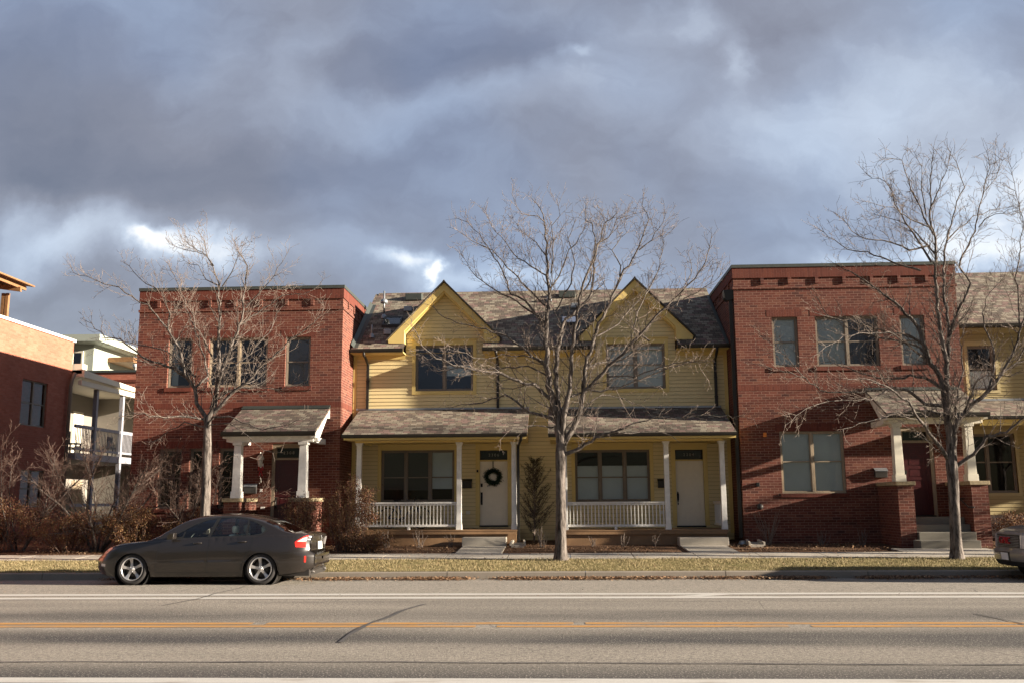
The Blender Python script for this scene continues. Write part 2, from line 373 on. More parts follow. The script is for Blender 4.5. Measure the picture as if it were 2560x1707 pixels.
t.l.new(t.vm('ADD', p, t.vm('MULTIPLY', t.vm('SUBTRACT', t.new('ShaderNodeTexNoise').outputs['Color'], (.5, .5, .5)), (.4, .4, 0))), cr.inputs['Vector'])
crk = t.m('MULTIPLY', t.rng(cr.outputs['Distance'], 0., .0045, 1, 0), t.rng(t.noise(p, .35, 2), .5, .6, 0, .6)); c = t.mix(crk, c, (.05, .045, .04))
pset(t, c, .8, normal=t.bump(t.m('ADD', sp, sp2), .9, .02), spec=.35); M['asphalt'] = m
def roadpaint(name, c0, wear, under):
    m, t = mat(name); p = t.pos(); n = t.noise(t.scl(p, .5, 3, 1), 2.3, 5, .7); sp = t.noise(p, 60, 3, .7)
    c = t.mix(t.rng(sp, .35, .6, .35, 0), c0, tuple(q * .45 for q in c0)); c = t.mix(t.rng(t.m('ADD', n, t.m('MULTIPLY', sp, .25)), wear, wear + .12, 0, .85), c, under)
    pset(t, c, .7, normal=t.bump(sp, .4, .006)); return m
M['wpaint'] = roadpaint('worn_white_road_paint', (.50, .48, .43), .68, (.28, .24, .19))
M['ypaint'] = roadpaint('worn_yellow_road_paint', (.45, .225, .05), .62, (.21, .17, .12))
M['seal'] = plain('crack_sealant', (.075, .07, .066), .75, sc=5, bumpy=.3)
M['rubber'] = plain('tyre_rubber', (.022, .020, .019), .8, sc=20)
M['alloy'] = plain('silver_alloy', (.52, .51, .50), .32, .75, var=.08, bumpy=0)
M['steel'] = plain('dark_steel', (.06, .055, .05), .5, .6)
m, t = mat('brown_metallic_paint'); fl = t.noise(t.pos(), 900, 2); dirt = t.rng(t.xyz(t.pos())[2], .1, .75, .04, 0)
c = t.mix(t.rng(fl, .3, .7), (.009, .0068, .0055), (.0155, .012, .0097)); c = t.mix(t.m('MULTIPLY', dirt, t.rng(t.noise(t.pos(), 2.5, 5), .3, .7)), c, (.17, .13, .095))
pset(t, c, .35, .0, spec=.3, Coat_Weight=1., Coat_Roughness=.05); M['carpaint'] = m
m, t = mat('grey_metallic_paint'); c = t.mix(t.rng(t.noise(t.pos(), 900, 2), .3, .7), (.20, .195, .185), (.27, .26, .245)); pset(t, c, .35, .5, Coat_Weight=.6, Coat_Roughness=.08); M['suvpaint'] = m
M['redlens'] = plain('red_lens', (.62, .02, .012), .12, var=.05, bumpy=0, spec=.8)
M['clearlens'] = plain('clear_lens', (.62, .58, .56), .1, .3, var=.1, bumpy=0, spec=.8)
M['pinklens'] = plain('headlamp_lens', (.40, .33, .33), .12, .2, var=.2, bumpy=0, spec=.8)
M['plate'] = plain('number_plate_white', (.72, .74, .74), .4, bumpy=0)
M['chrome'] = plain('chrome', (.7, .7, .7), .12, 1., bumpy=0)
M['beige'] = plain('beige_upholstery', (.74, .72, .62), .8)
M['blacktrim'] = plain('black_trim', (.014, .014, .014), .45, bumpy=0)
M['redletter'] = plain('red_badge', (.42, .01, .02), .4, bumpy=0)
M['digit'] = plain('pale_house_digits', (.26, .25, .21), .6, bumpy=0)
M['ribbon'] = plain('red_ribbon', (.45, .015, .02), .6)
M['lampglass'] = plain('frosted_lamp_glass', (.62, .60, .52), .35, bumpy=0)
M['orangebox'] = plain('orange_plastic', (.65, .20, .03), .5, bumpy=0)
M['bluebike'] = plain('blue_bicycle_paint', (.02, .05, .14), .35, bumpy=0)
M['bluecloth'] = plain('blue_grey_cushion', (.16, .22, .26), .8)

# ------------------------------------------------------------------ setting
def sheet(name, x0, x1, y0, y1, f, m_, nx=1, ny=1):
    mb = MB()
    for i in range(nx):
        for j in range(ny):
            a, b = x0 + (x1 - x0) * i / nx, x0 + (x1 - x0) * (i + 1) / nx; c, d = y0 + (y1 - y0) * j / ny, y0 + (y1 - y0) * (j + 1) / ny
            mb.quad((a, c, f(c)), (b, c, f(c)), (b, d, f(d)), (a, d, f(d)))
    return tag(O(name, mb, m_, recalc=False), kind='structure')
rz = lambda Y: 0. if Y < 17.4 else -.015 * (Y - 17.4)
sheet('ground', -900, 900, -400, -14, lambda Y: -.12, M['earth'])
sheet('ground', -900, 900, 34, 1500, lambda Y: gz(34) - .05, M['earth'])
sheet('ground', -900, 900, 25.6, 34, lambda Y: gz(Y) - .03, M['mulch'])
sheet('ground', -900, 900, -14, 8, lambda Y: -.06, M['lawn'])
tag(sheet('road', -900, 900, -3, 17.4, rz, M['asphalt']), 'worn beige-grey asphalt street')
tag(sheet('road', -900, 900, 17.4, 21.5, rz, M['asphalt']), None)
mb = MB()
for i in range(-14, 14):
    x0 = i * 3.05 + .6
    mb.prism([(21.42, -.10), (21.44, .075), (21.46, .09), (21.62, .095), (21.62, -.1)], x0 + .008, x0 + 3.042, 'x')
tag(O('kerb', mb, M['kerbc']), kind='structure')
mb = MB().box(-900, 900, 21.47, 21.61, -.1, .07)
tag(O('kerb', mb, M['seal']), kind='structure')
sheet('verge', -900, 900, 21.6, 24.3, gz, M['lawn'], 1, 1)
mb = MB()
for i in range(-26, 26):                                   # sidewalk flags with open joints
    x0 = 1.92 + i * 1.6 - 1.6 * 0
    mb.add([(x0 + .012, 24.28, gz(24.28) + .012), (x0 + 1.588, 24.28, gz(24.28) + .012), (x0 + 1.588, 25.68, gz(25.68) + .012), (x0 + .012, 25.68, gz(25.68) + .012),
            (x0 + .012, 24.28, -.1), (x0 + 1.588, 24.28, -.1), (x0 + 1.588, 25.68, -.1), (x0 + .012, 25.68, -.1)],
           [(0, 1, 2, 3), (0, 4, 5, 1), (3, 2, 6, 7), (1, 5, 6, 2), (0, 3, 7, 4)])
tag(O('sidewalk', mb, M['concrete']), kind='structure')
def path(x0, x1, y1):
    mb = MB().add([(x0, 25.69, gz(25.69) + .008), (x1, 25.69, gz(25.69) + .008), (x1, y1, gz(y1) + .008), (x0, y1, gz(y1) + .008), (x0, 25.69, 0), (x1, 25.69, 0), (x1, y1, 0), (x0, y1, 0)],
                  [(0, 1, 2, 3), (0, 4, 5, 1), (1, 5, 6, 2), (3, 7, 4, 0)])
    tag(O('path', mb, M['concrete']), kind='structure')
path(-2.74, -1.5, 28.0); path(3.51, 4.78, 28.0); path(9.0, 11.5, 26.7); path(-9.0, -7.7, 27.4)
def strip(name, x0, x1, y0, y1, m_, dz=.004, gaps=()):
    mb = MB(); xs = [x0] + [g for p_ in gaps for g in p_] + [x1]
    for a, b in zip(xs[::2], xs[1::2]): mb.quad((a, y0, rz(y0) + dz), (b, y0, rz(y0) + dz), (b, y1, rz(y1) + dz), (a, y1, rz(y1) + dz))
    return tag(O(name, mb, m_, recalc=False), kind='structure')
strip('road_marking', -120, 120, 9.02, 9.28, M['wpaint'])
strip('road_marking', -120, 120, 16.60, 16.90, M['wpaint'])
strip('road_marking', -120, 120, 17.22, 17.54, M['wpaint'])
mb = MB().add([(1.9, 16.901, .004), (2.45, 16.901, .004), (3.0, 17.219, .004), (2.5, 17.219, .004)], [(0, 1, 2, 3)])
tag(O('road_marking', mb, M['wpaint'], recalc=False), kind='structure')
strip('road_marking', -120, 120, 12.92, 13.09, M['ypaint'], gaps=((-1.1, -.82), (3.0, 3.3)))
strip('road_marking', -120, 120, 13.22, 13.41, M['ypaint'], gaps=((-4.2, -4.0), (.2, .36)))
strip('road_marking', -120, -1.9, 13.104, 13.196, roadpaint('old_yellow_paint_remains', (.36, .21, .07), .50, (.21, .175, .13)), dz=.003)
def seal(pts, w_, m_=None, dz=.009):
    mb = MB(); g = []
    P = []
    for (a, b) in zip(pts, pts[1:]):                       # roughen the line
        n = max(2, int((Vector(b) - Vector(a)).length / .12))
        P += [Vector(a).lerp(Vector(b), i / n) for i in range(n)]
    P.append(Vector(pts[-1]))
    for i, p_ in enumerate(P):
        d = (P[min(i + 1, len(P) - 1)] - P[max(i - 1, 0)]).normalized(); nn = Vector((-d.y, d.x)); ww = .62 * w_ * (.7 + .5 * mnoise.noise(Vector((p_.x * 1.7, p_.y * 1.7, 3))) + .25)
        ww = max(ww, w_ * .2); off = mnoise.noise(Vector((p_.x * .9, p_.y * .9, 8))) * .05
        q = p_ + nn * off
        g += [(q.x + nn.x * ww, q.y + nn.y * ww, rz(q.y) + dz), (q.x - nn.x * ww, q.y - nn.y * ww, rz(q.y) + dz)]
    mb.add(g, [(2 * i, 2 * i + 1, 2 * i + 3, 2 * i + 2) for i in range(len(P) - 1)])
    tag(O('road', mb, m_ or M['seal'], recalc=False), kind='structure')
def gp(px, py): 
    p0 = at(px, py, 10.); k = 1.65 / (1.65 - p0.z); return (p0.x * k, 10 * k)
seal([gp(855, 1606), gp(880, 1585), gp(925, 1560), gp(1000, 1530), gp(1061, 1510)], .055)
seal([gp(408, 1513), gp(479, 1500), gp(560, 1478), gp(612, 1462)], .035)
seal([(-16, 10.2), (-7, 10.14), (-2, 10.17), (4, 10.05), (14, 10.12)], .028)
seal([(-5.5, 16.05), (-1, 16.15), (5, 16.1), (12, 16.2)], .02)
seal([gp(2440, 1534), gp(2500, 1545), gp(2560, 1560), gp(2640, 1580)], .03)


# ------------------------------------------------------------------ building kit
def wallxz(mb, x0, x1, z0, z1, Y, holes=(), reveal=.12, mi=0):
    xs = sorted({x0, x1, *[q for h in holes for q in h[:2]]}); zs = sorted({z0, z1, *[q for h in holes for q in h[2:]]})
    for a, b in zip(xs, xs[1:]):
        for c, d in zip(zs, zs[1:]):
            mx, mz = (a + b) / 2, (c + d) / 2
            if mx < x0 or mx > x1 or mz < z0 or mz > z1: continue
            if any(h[0] < mx < h[1] and h[2] < mz < h[3] for h in holes): continue
            mb.quad((a, Y, c), (b, Y, c), (b, Y, d), (a, Y, d), mi)
    for (a, b, c, d) in holes:
        r = Y + reveal
        mb.quad((a, Y, c), (a, Y, d), (a, r, d), (a, r, c), mi); mb.quad((b, Y, c), (b, r, c), (b, r, d), (b, Y, d), mi)
        mb.quad((a, Y, d), (b, Y, d), (b, r, d), (a, r, d), mi); mb.quad((a, Y, c), (a, r, c), (b, r, c), (b, Y, c), mi)
def laps(mb, x0, x1, z0, z1, Y, holes=(), ex=.12, clip=None, face=-1):
    """lap siding: every course a board that leans out at its foot"""
    z = z0
    while z < z1 - .005:
        zt = min(z + ex, z1); zz = [z, zt] + [q for h in holes for q in h[2:] if z < q < zt]; zz = sorted(set(zz))
        for c, d in zip(zz, zz[1:]):
            segs = [(x0, x1)]
            if clip: segs = [clip((c + d) / 2)]
            for (ha, hb, hc, hd) in holes:
                if hc < (c + d) / 2 < hd:
                    ns = []
                    for a, b in segs:
                        if hb <= a or ha >= b: ns.append((a, b)); continue
                        if ha > a: ns.append((a, ha))
                        if hb < b: ns.append((hb, b))
                    segs = ns
            for a, b in segs:
                if b - a < .01: continue
                k0 = .015 * (1 - (c - z) / ex); k1 = .015 * (1 - (d - z) / ex)
                mb.quad((a, Y - k0, c), (b, Y - k0, c), (b, Y - k1, d), (a, Y - k1, d))
                if c == z: mb.quad((a, Y, c), (b, Y, c), (b, Y - k0, c), (a, Y - k0, c))
        z = zt
def frame_bars(mb, x0, x1, z0, z1, y0, y1, w_):
    mb.box(x0, x0 + w_, y0, y1, z0, z1); mb.box(x1 - w_, x1, y0, y1, z0, z1)
    mb.box(x0 + w_, x1 - w_, y0, y1, z0, z0 + w_); mb.box(x0 + w_, x1 - w_, y0, y1, z1 - w_, z1)
def window(par, x0, x1, z0, z1, Y, cols=1, sash=None, fm=None, blinds=(), curtain=(), inset=.05, lab=None, w_=.045, mul=.07):
    """blinds: (column, drop from top to z, material)"""
    mb = MB(); ya = Y + inset; frame_bars(mb, x0, x1, z0, z1, ya, ya + .07, w_)
    cw = (x1 - x0 - 2 * w_ - (cols - 1) * mul) / cols; C = []
    for i in range(cols):
        a = x0 + w_ + i * (cw + mul); C.append((a, a + cw))
        if i: mb.box(a - mul, a, ya - .005, ya + .068, z0 + w_, z1 - w_)
        fa, fb = a, a + cw; frame_bars(mb, fa + .001, fb - .001, z0 + w_ + .001, z1 - w_ - .001, ya + .02, ya + .06, .03)
        if sash: mb.box(fa + .03, fb - .03, ya + .015, ya + .062, sash - .018, sash + .018)
    o = O('window', mb, fm or M['winframe'], par)
    if lab: o['label'] = lab
    g = MB()
    for a, b in C: g.quad((a + .03, ya + .045, z0 + w_ + .03), (b - .03, ya + .045, z0 + w_ + .03), (b - .03, ya + .045, z1 - w_ - .03), (a + .03, ya + .045, z1 - w_ - .03))
    O('pane', g, M['glass'], o)
    for (c_, zb, zt, bm) in blinds:
        a, b = C[c_]; O('blind', MB().box(a + .01, b - .01, ya + .10, ya + .105, zb, zt), bm, o)
    for (xa, xb, bm) in curtain:
        mb = MB(); n = 14; pts = [(xa + (xb - xa) * i / n, ya + .16 + .025 * math.sin(i * 2.1)) for i in range(n + 1)]
        for (ax, ay), (bx, by) in zip(pts, pts[1:]): mb.quad((ax, ay, z0 + .05), (bx, by, z0 + .05), (bx, by, z1 - .05), (ax, ay, z1 - .05))
        O('curtain', mb, bm, o)
    return o
def trim(mb, x0, x1, z0, z1, Y, w_=.12, th=.03, head=.16, sill=True):
    mb.box(x0 - w_, x0, Y - th, Y + .04, z0 - (w_ if sill else 0), z1 + head); mb.box(x1, x1 + w_, Y - th, Y + .04, z0 - (w_ if sill else 0), z1 + head)
    mb.box(x0, x1, Y - th, Y + .04, z1, z1 + head)
    if sill: mb.box(x0, x1, Y - th, Y + .04, z0 - w_, z0)
    if head > .15: mb.box(x0 - w_ - .02, x1 + w_ + .02, Y - th - .035, Y + .02, z1 + head, z1 + head + .028)
def text_mesh(name, body, size, loc, m_, par, ext=.004, rot=(R(90), 0, 0), space=1.15):
    cu = bpy.data.curves.new(name, 'FONT'); cu.body = body; cu.size = size; cu.align_x = 'CENTER'; cu.align_y = 'CENTER'; cu.extrude = ext; cu.space_character = space
    ob = bpy.data.objects.new('tmp', cu); col.objects.link(ob)
    dg = bpy.context.evaluated_depsgraph_get(); me = bpy.data.meshes.new_from_object(ob.evaluated_get(dg)); bpy.data.objects.remove(ob)
    me.transform(Matrix.Translation(loc) @ Matrix.Rotation(rot[2], 4, 'Z') @ Matrix.Rotation(rot[0], 4, 'X')); me.materials.clear(); me.materials.append(m_)
    o = bpy.data.objects.new(name, me); col.objects.link(o); o.parent = par
    if par.type == 'EMPTY' and par.parent is None: o.matrix_parent_inverse = Matrix.Translation(-par.location)
    return o
def door(par, x0, x1, z0, z1, Y, num, dm, fm, tz0, tz1, panels=5, lab=None, hm=None, style=0):
    mb = MB(); d = Y + .06; pz = (z1 - z0 - .12) / panels
    mb.box(x0, x1, d + .012, d + .045, z0, z1)                      # stiles, rails and sunk panels
    mb.box(x0, x0 + .14, d, d + .0119, z0, z1); mb.box(x1 - .14, x1, d, d + .0119, z0, z1)
    for i in range(panels + 1):
        zc = z0 + .06 + i * pz; a = z0 if i == 0 else zc - .045; b = z1 if i == panels else zc + .045
        mb.box(x0 + .14, x1 - .14, d, d + .0119, a, b)
    for i in range(panels):
        zc = z0 + .06 + i * pz; mb.box(x0 + .17, x1 - .17, d + .004, d + .0119, zc + .075, zc + pz - .075)
    o = O('door', mb, dm, par)
    if lab: o['label'] = lab
    O('threshold', MB().box(x0 - .02, x1 + .02, Y - .04, Y + .14, z0 - .045, z0 - .006), M['bronze'], o)
    tb = MB(); frame_bars(tb, x0, x1, tz0, tz1, Y + .05, Y + .1, .03); O('transom', tb, fm, o)
    O('pane', MB().quad((x0 + .03, Y + .085, tz0 + .03), (x1 - .03, Y + .085, tz0 + .03), (x1 - .03, Y + .085, tz1 - .03), (x0 + .03, Y + .085, tz1 - .03)), M['glass'], o)
    text_mesh('house_number', num, .125, ((x0 + x1) / 2 + .0, Y + .078, (tz0 + tz1) / 2), M['digit'], o, .002, space=1.5)
    h = MB(); hx = x0 + .055; zz = z0 + .75
    if style == 0:
        h.box(hx - .03, hx + .03, d - .018, d + .01, zz - .05, zz + .28); h.tube([(hx, d - .02, zz + .2), (hx, d - .06, zz + .14), (hx, d - .06, zz), (hx, d - .02, zz - .06)], .013)
        h.box(hx - .03, hx + .03, d - .02, d + .01, zz - .11, zz - .02); h.box(hx - .033, hx + .033, d - .018, d + .01, zz + .45, zz + .56)
    else:
        h.tube([(hx, d - .01, zz + .3), (hx, d - .045, zz + .22), (hx, d - .05, zz + .05), (hx, d - .01, zz - .03)], [.01, .034, .024, .008]); h.tube([(hx, d, zz - .05), (hx, d - .03, zz - .10)], .018)
    O('handle', h, hm or M['black'], o)
    return o
def downspout(par, x, z0, z1, Y, ytop=None, w_=.085):
    mb = MB(); mb.box(x - w_ / 2, x + w_ / 2, Y - .09, Y - .02, z0, z1 - (.28 if ytop else 0))
    if ytop:
        pts = [(x - .02, ytop, z1), (x - .02, ytop, z1 - .10), (x, (ytop + Y - .055) / 2, z1 - .2), (x, Y - .055, z1 - .34)]
        mb.tube(pts, .045, 8)
    for zz in (z0 + .3, (z0 + z1) / 2): mb.box(x - w_ / 2 - .012, x + w_ / 2 + .012, Y - .095, Y - .001, zz, zz + .03)
    return O('downspout', mb, M['bronze'], par)
def slab_roof(par, x0, x1, y0, z0, y1, z1, th, m_, name='roof'):
    mb = MB().add([(x0, y0, z0), (x1, y0, z0), (x1, y1, z1), (x0, y1, z1), (x0, y0, z0 - th), (x1, y0, z0 - th), (x1, y1, z1 - th), (x0, y1, z1 - th)],
                  [(0, 1, 2, 3), (7, 6, 5, 4), (0, 4, 5, 1), (1, 5, 6, 2), (2, 6, 7, 3), (3, 7, 4, 0)])
    return O(name, mb, m_, par)
def gutter(par, x0, x1, y, z, h=.10, d=.11):
    mb = MB().prism([(y, z), (y - d, z), (y - d + .015, z - h * .6), (y - d * .7, z - h), (y, z - h)], x0, x1, 'x')
    return O('gutter', mb, M['bronze'], par)
def mailbox(x0, x1, z0, z1, Y, m_, label, lidm=None):
    t_ = thing('mailbox', label, 'mailbox', ((x0 + x1) / 2, Y, z0)); b = MB()
    b.prism([(Y - .005, z0), (Y - .10, z0), (Y - .12, z1 - .07), (Y - .005, z1 - .0)], x0, x1, 'x'); O('mailbox_body', b, m_, t_, .006)
    O('lid', MB().prism([(Y - .004, z1 + .004), (Y - .004, z1 + .016), (Y - .135, z1 - .058), (Y - .135, z1 - .085), (Y - .122, z1 - .07)], x0 - .012, x1 + .012, 'x'), lidm or m_, t_, .003)
    return t_

# ------------------------------------------------------------------ brick townhouses
def brickhouse(left):
    if left: x0, x1, Yf, zt, lab = -13.08, -6.6, 28.85, 8.32, 'flat-roofed red brick townhouse with a single lantern beside its porch, behind the brown car'
    else: x0, x1, Yf, zt, lab = 5.53, 12.25, 28.95, 8.77, 'taller red brick townhouse at the right, its raised porch reached by four concrete steps'
    B = thing('brick_townhouse', lab, 'townhouse', ((x0 + x1) / 2, Yf, .4)); yb = 39.
    D = zt - 8.32                                                     # the right-hand one stands higher
    if left: wins = [(-12.09, -11.33), (-10.8, -8.94), (-8.38, -7.59)]; g = [(-12.22, -11.50, 1.45, 3.27), (-11.26, -10.54, 1.45, 3.27), (-10.33, -9.72, 1.45, 3.27)]; dr = (-8.59, -7.79, .75, 2.905, 2.94, 3.30)
    else: wins = [(6.645, 7.42), (7.95, 9.84), (10.49, 11.23)]; g = [(6.70, 8.59, 1.79, 3.63)]; dr = (10.31, 11.11, 1.14, 3.26, 3.30, 3.62)
    wz = (5.16 + D * .94, 6.70 + D * .92)
    holes = [(a, b, *wz) for a, b in wins] + list(g) + [(dr[0] - .1, dr[1] + .1, dr[2] - .05, dr[5] + .1)]
    mb = MB(); wallxz(mb, x0, x1, .1, zt - .1, Yf, holes, .13)
    mb.quad((x0, Yf, .1), (x0, Yf, zt - .1), (x0, yb, zt - .1), (x0, yb, .1)); mb.quad((x1, Yf, .1), (x1, yb, .1), (x1, yb, zt - .1), (x1, Yf, zt - .1))
    mb.quad((x0, yb, .1), (x0, yb, zt - .1), (x1, yb, zt - .1), (x1, yb, .1))
    for i in range(9):                                                # corbels in the frieze, front and side
        cx = (x0 + .62 + i * .815) if left else (x0 + .88 + i * .83)
        if cx < x1 - .2: mb.box(cx - .05, cx + .05, Yf - .045, Yf, zt - .63, zt - .425)
    for k, sx in ((-1, x0), (1, x1)):
        for i in range(10):
            cy = Yf + .7 + i * .83; mb.box(min(sx, sx + k * .04), max(sx, sx + k * .04), cy - .05, cy + .05, zt - .63, zt - .425)
    O('wall', mb, M['brick'], B)
    mb = MB()
    def ring(za, zb, p): mb.box(x0 - p, x1 + p, Yf - p, Yf - .0005, za, zb); mb.box(x0 - p, x0 - .0005, Yf - .0005, yb, za, zb); mb.box(x1 + .0005, x1 + p, Yf - .0005, yb, za, zb)
    ring(zt - .405, zt - .10, .022); ring(zt - .425, zt - .406, .034)
    sb = (4.51 + D * .8, 4.68 + D * .82); mb.box(x0 - .004, x1 + .004, Yf - .006, Yf + .01, *sb); mb.box(x1, x1 + .006, Yf + .01, yb, *sb)
    for a, b in wins: mb.box(a - .15, b + .15, Yf - .005, Yf + .02, wz[1] + .015, wz[1] + .225); mb.box(a - .06, b + .06, Yf - .035, Yf + .1, wz[0] - .125, wz[0] - .002)
    for a, b, c, d in g: mb.box(a - .12, b + .12, Yf - .005, Yf + .02, d + .015, d + .225); mb.box(a - .05, b + .05, Yf - .035, Yf + .1, c - .11, c - .002)
    mb.box(dr[0] - .25, dr[1] + .25, Yf - .005, Yf + .02, dr[5] + .115, dr[5] + .32)
    O('brick_band', mb, M['soldier'], B)
    mb = MB(); mb.box(x0 - .03, x1 + .03, Yf - .03, Yf - .0005, zt - .775, zt - .70); mb.box(x1 + .0005, x1 + .03, Yf - .0005, yb, zt - .775, zt - .70); mb.box(x0 - .03, x0 - .0005, Yf - .0005, yb, zt - .775, zt - .70)
    O('brick_ledge', mb, M['brick'], B); wl = 1.06 if not left else .62
    O('brick_ledge', MB().box(x0, x1, Yf - .03, Yf - .0005, wl - .07, wl), M['brick'], B)
    mb = MB(); p = .045; mb.box(x0 - p, x1 + p, Yf - p, Yf + .28, zt - .098, zt); mb.box(x0 - p, x0 + .28, Yf + .28, yb + p, zt - .098, zt); mb.box(x1 - .28, x1 + p, Yf + .28, yb + p, zt - .098, zt); mb.box(x0 + .28, x1 - .28, yb - .28, yb + p, zt - .098, zt)
    O('coping', mb, M['capmetal'], B)
    O('roof', MB().box(x0 + .02, x1 - .02, Yf + .1, yb - .02, zt - .7, zt - .6), M['seal'], B)
    O('interior', MB().box(x0 + .01, x1 - .01, Yf + 3.2, Yf + 3.25, .1, zt - .7).box(x0 + .01, x1 - .01, Yf + .14, Yf + 3.2, 4.2, 4.4).box(x0 + .01, x1 - .01, Yf + .14, Yf + 3.2, .3, .5), M['dark'], B)
    zs = (wz[0] + wz[1]) / 2 - .0; bl = M['blinddim'] if left else M['blind']
    for i, (a, b) in enumerate(wins):
        if left: bls = [(0, wz[0] + .06, wz[1] - .05, M['blinddim'])] if i == 2 else []; cur = [(a + .05, a + .28, M['blind'])] if i == 0 else [(a + .06, a + .55, M['blinddim']), (a + .75, a + .88, M['blinddim'])] if i == 1 else []
        else: bls = [(k, wz[0] + .06, wz[1] - .05, M['blind']) for k in range(2 if i == 1 else 1)]; cur = []
        if not left and i == 1: bls = [(0, wz[0] + .06, wz[1] - .05, M['blind'])]; cur = [(b - .9, b - .35, M['blinddim'])]
        window(B, a, b, *wz, Yf, 2 if i == 1 else 1, zs, M['winframe2'] if i == 1 and left else M['winframe'], bls, cur, .07)
    for a, b, c, d in g:
        n = 2 if b - a > 1.5 else 1; window(B, a, b, c, d, Yf, n, (c + d) / 2 + .02, M['winframe'] if left else M['winframe2'], [(k, c + .06, d - .05, M['blind']) for k in range(n)] if not left else [], (), .10 if left else .05)
    dm, fm = M['doorred'], M['winframe2']
    f = MB(); a, b = dr[0] - .1, dr[1] + .1; f.box(a, dr[0], Yf + .03, Yf + .12, dr[2] - .05, dr[5] + .1); f.box(dr[1], b, Yf + .03, Yf + .12, dr[2] - .05, dr[5] + .1); f.box(dr[0], dr[1], Yf + .03, Yf + .12, dr[5], dr[5] + .1); f.box(dr[0], dr[1], Yf + .03, Yf + .12, dr[3], dr[4])
    O('door_frame', f, fm, B); door(B, *dr[:4], Yf, '2308' if left else '2302', dm, fm, dr[4], dr[5], 6, hm=M['bronze'])
    # porch: shingled lean-to roof on two tapered columns over brick cheek walls with stone caps
    ox = 0 if left else 18.97; pz = D * .86; yc = Yf - 1.45; ye = Yf - 1.78
    rx0, rx1 = (-9.64, -6.92) if left else (9.30, 12.10)
    ztop, zeave = 4.51 + D * .8, 3.64 + D * .78
    slab_roof(B, rx0, rx1, ye, zeave, Yf - .001, ztop, .07, M['sh_porch'], 'porch_roof')
    O('flashing', MB().box(rx0, rx1, Yf - .05, Yf - .007, ztop - .01, ztop + .05).box(rx0, rx1, Yf - .18, Yf - .007, ztop - .06, ztop - .012), M['capmetal'], B)
    gutter(B, rx0 - .01, rx1 + .01, ye, zeave + .0, .13, .12)
    mb = MB(); bz = zeave - .28
    mb.box(rx0 + .12, rx1 - .12, yc - .1, yc + .1, bz, bz + .16); mb.box(rx0 + .02, rx1 - .02, ye - .0, yc + .14, bz + .161, bz + .19)
    for xx in (rx0 + .12, rx1 - .28): mb.box(xx, xx + .16, yc + .1, Yf - .001, bz, bz + .16)
    for xa in (rx0 + .015, rx1 - .135):                               # cheek of the rake, stepped at the eave
        mb.prism([(ye + .02, zeave - .07), (Yf - .002, ztop - .075), (Yf - .002, ztop - .35), (Yf - .35, ztop - .38), (ye + .62, bz + .13), (ye + .62, bz + .02), (ye + .36, bz + .02), (ye + .36, bz + .1), (ye + .02, bz + .1)], xa, xa + .12, 'x')
    O('porch_beam', mb, M['white'] if left else M['cream'], B)
    zc = 1.755 + (0 if left else .34); cap = []
    cols_ = (-9.24, -7.32) if left else (9.63, 11.62); prs = ((-9.54, -9.13), (-7.62, -7.10)) if left else ((9.49, 9.93), (11.50, 11.96))
    for cx in cols_:
        mb = MB(); mb.frus(cx, yc, zc, zc + .19, .30, .29); mb.frus(cx, yc, zc + .191, bz - .09, .245, .205); mb.frus(cx, yc, bz - .089, bz - .001, .27, .29); O('column', mb, M['white'] if left else M['cream'], B, .006)
    for a, b in prs:
        mb = MB().box(a, b, Yf - 1.68, Yf - .001, .1, zc - .11); O('porch_pier', mb, M['brick'], B)
        mb = MB(); rr_ = random.Random(int(a * 100) & 0xffff); ys = [Yf - 1.73]; 
        while ys[-1] < Yf - .5: ys.append(ys[-1] + rr_.uniform(.35, .6))
        ys[-1] = Yf - .002
        for p_, q in zip(ys, ys[1:]): mb.box(a - .05, b + .05, p_ + .003, q - .003, zc - .109, zc - .001)
        bm_ = MB(); bm_ = mb; co = O('stone_cap', bm_, M['stone'], B, .012)
    if left:
        O('porch_floor', MB().box(-9.12, -7.63, Yf - 1.7, Yf, .2, .70), M['concrete'], B)
        O('steps', MB().box(-9.0, -7.7, Yf - 2.05, Yf - 1.701, .2, .53), M['concrete'], B)
    else:
        O('porch_floor', MB().box(9.94, 11.49, Yf - 1.1, Yf - .001, .2, 1.095), M['stepc'], B, .01)
        mb = MB().box(9.94, 11.49, Yf - 1.45, Yf - 1.101, .2, .90).box(9.94, 11.49, Yf - 1.80, Yf - 1.451, .2, .705).box(9.76, 11.36, Yf - 2.35, Yf - 1.801, .1, .50); O('steps', mb, M['stepc'], B, .012)
        O('handrail', MB().tube([(11.35, Yf - .5, 2.0), (11.35, Yf - 1.2, 1.62), (11.35, Yf - 1.75, 1.38), (11.45, Yf - 1.9, 1.37)], .02).tube([(11.35, Yf - 1.2, 1.62), (11.49, Yf - 1.2, 1.6)], .014), M['steel'], B)
        # side downpipe with its hopper head
        O('rainwater_head', MB().prism([(5.24, 8.0), (5.53, 8.0), (5.53, 7.72), (5.33, 7.66), (5.24, 7.75)], Yf + .04, Yf + .30), M['bronze'], B)
        mb = MB().box(5.40, 5.50, Yf + .10, Yf + .20, .5, 7.72); O('downspout', mb, M['bronze'], B)
        for nm, bx, mm, dp in (('conduit_box', (6.22, 6.31, 3.47, 3.60), M['orangebox'], .05), ('hose_tap_cover', (5.93, 6.03, 2.0, 2.12), M['black'], .07)): O(nm, MB().box(bx[0], bx[1], Yf - dp, Yf, bx[2], bx[3]), mm, B, .008)
        O('vent', MB().lathe([(0, -.06), (.07, -.06), (.09, -.03), (.09, 0)], (6.02, Yf, 1.41), 16, 'y'), M['steel'], B)
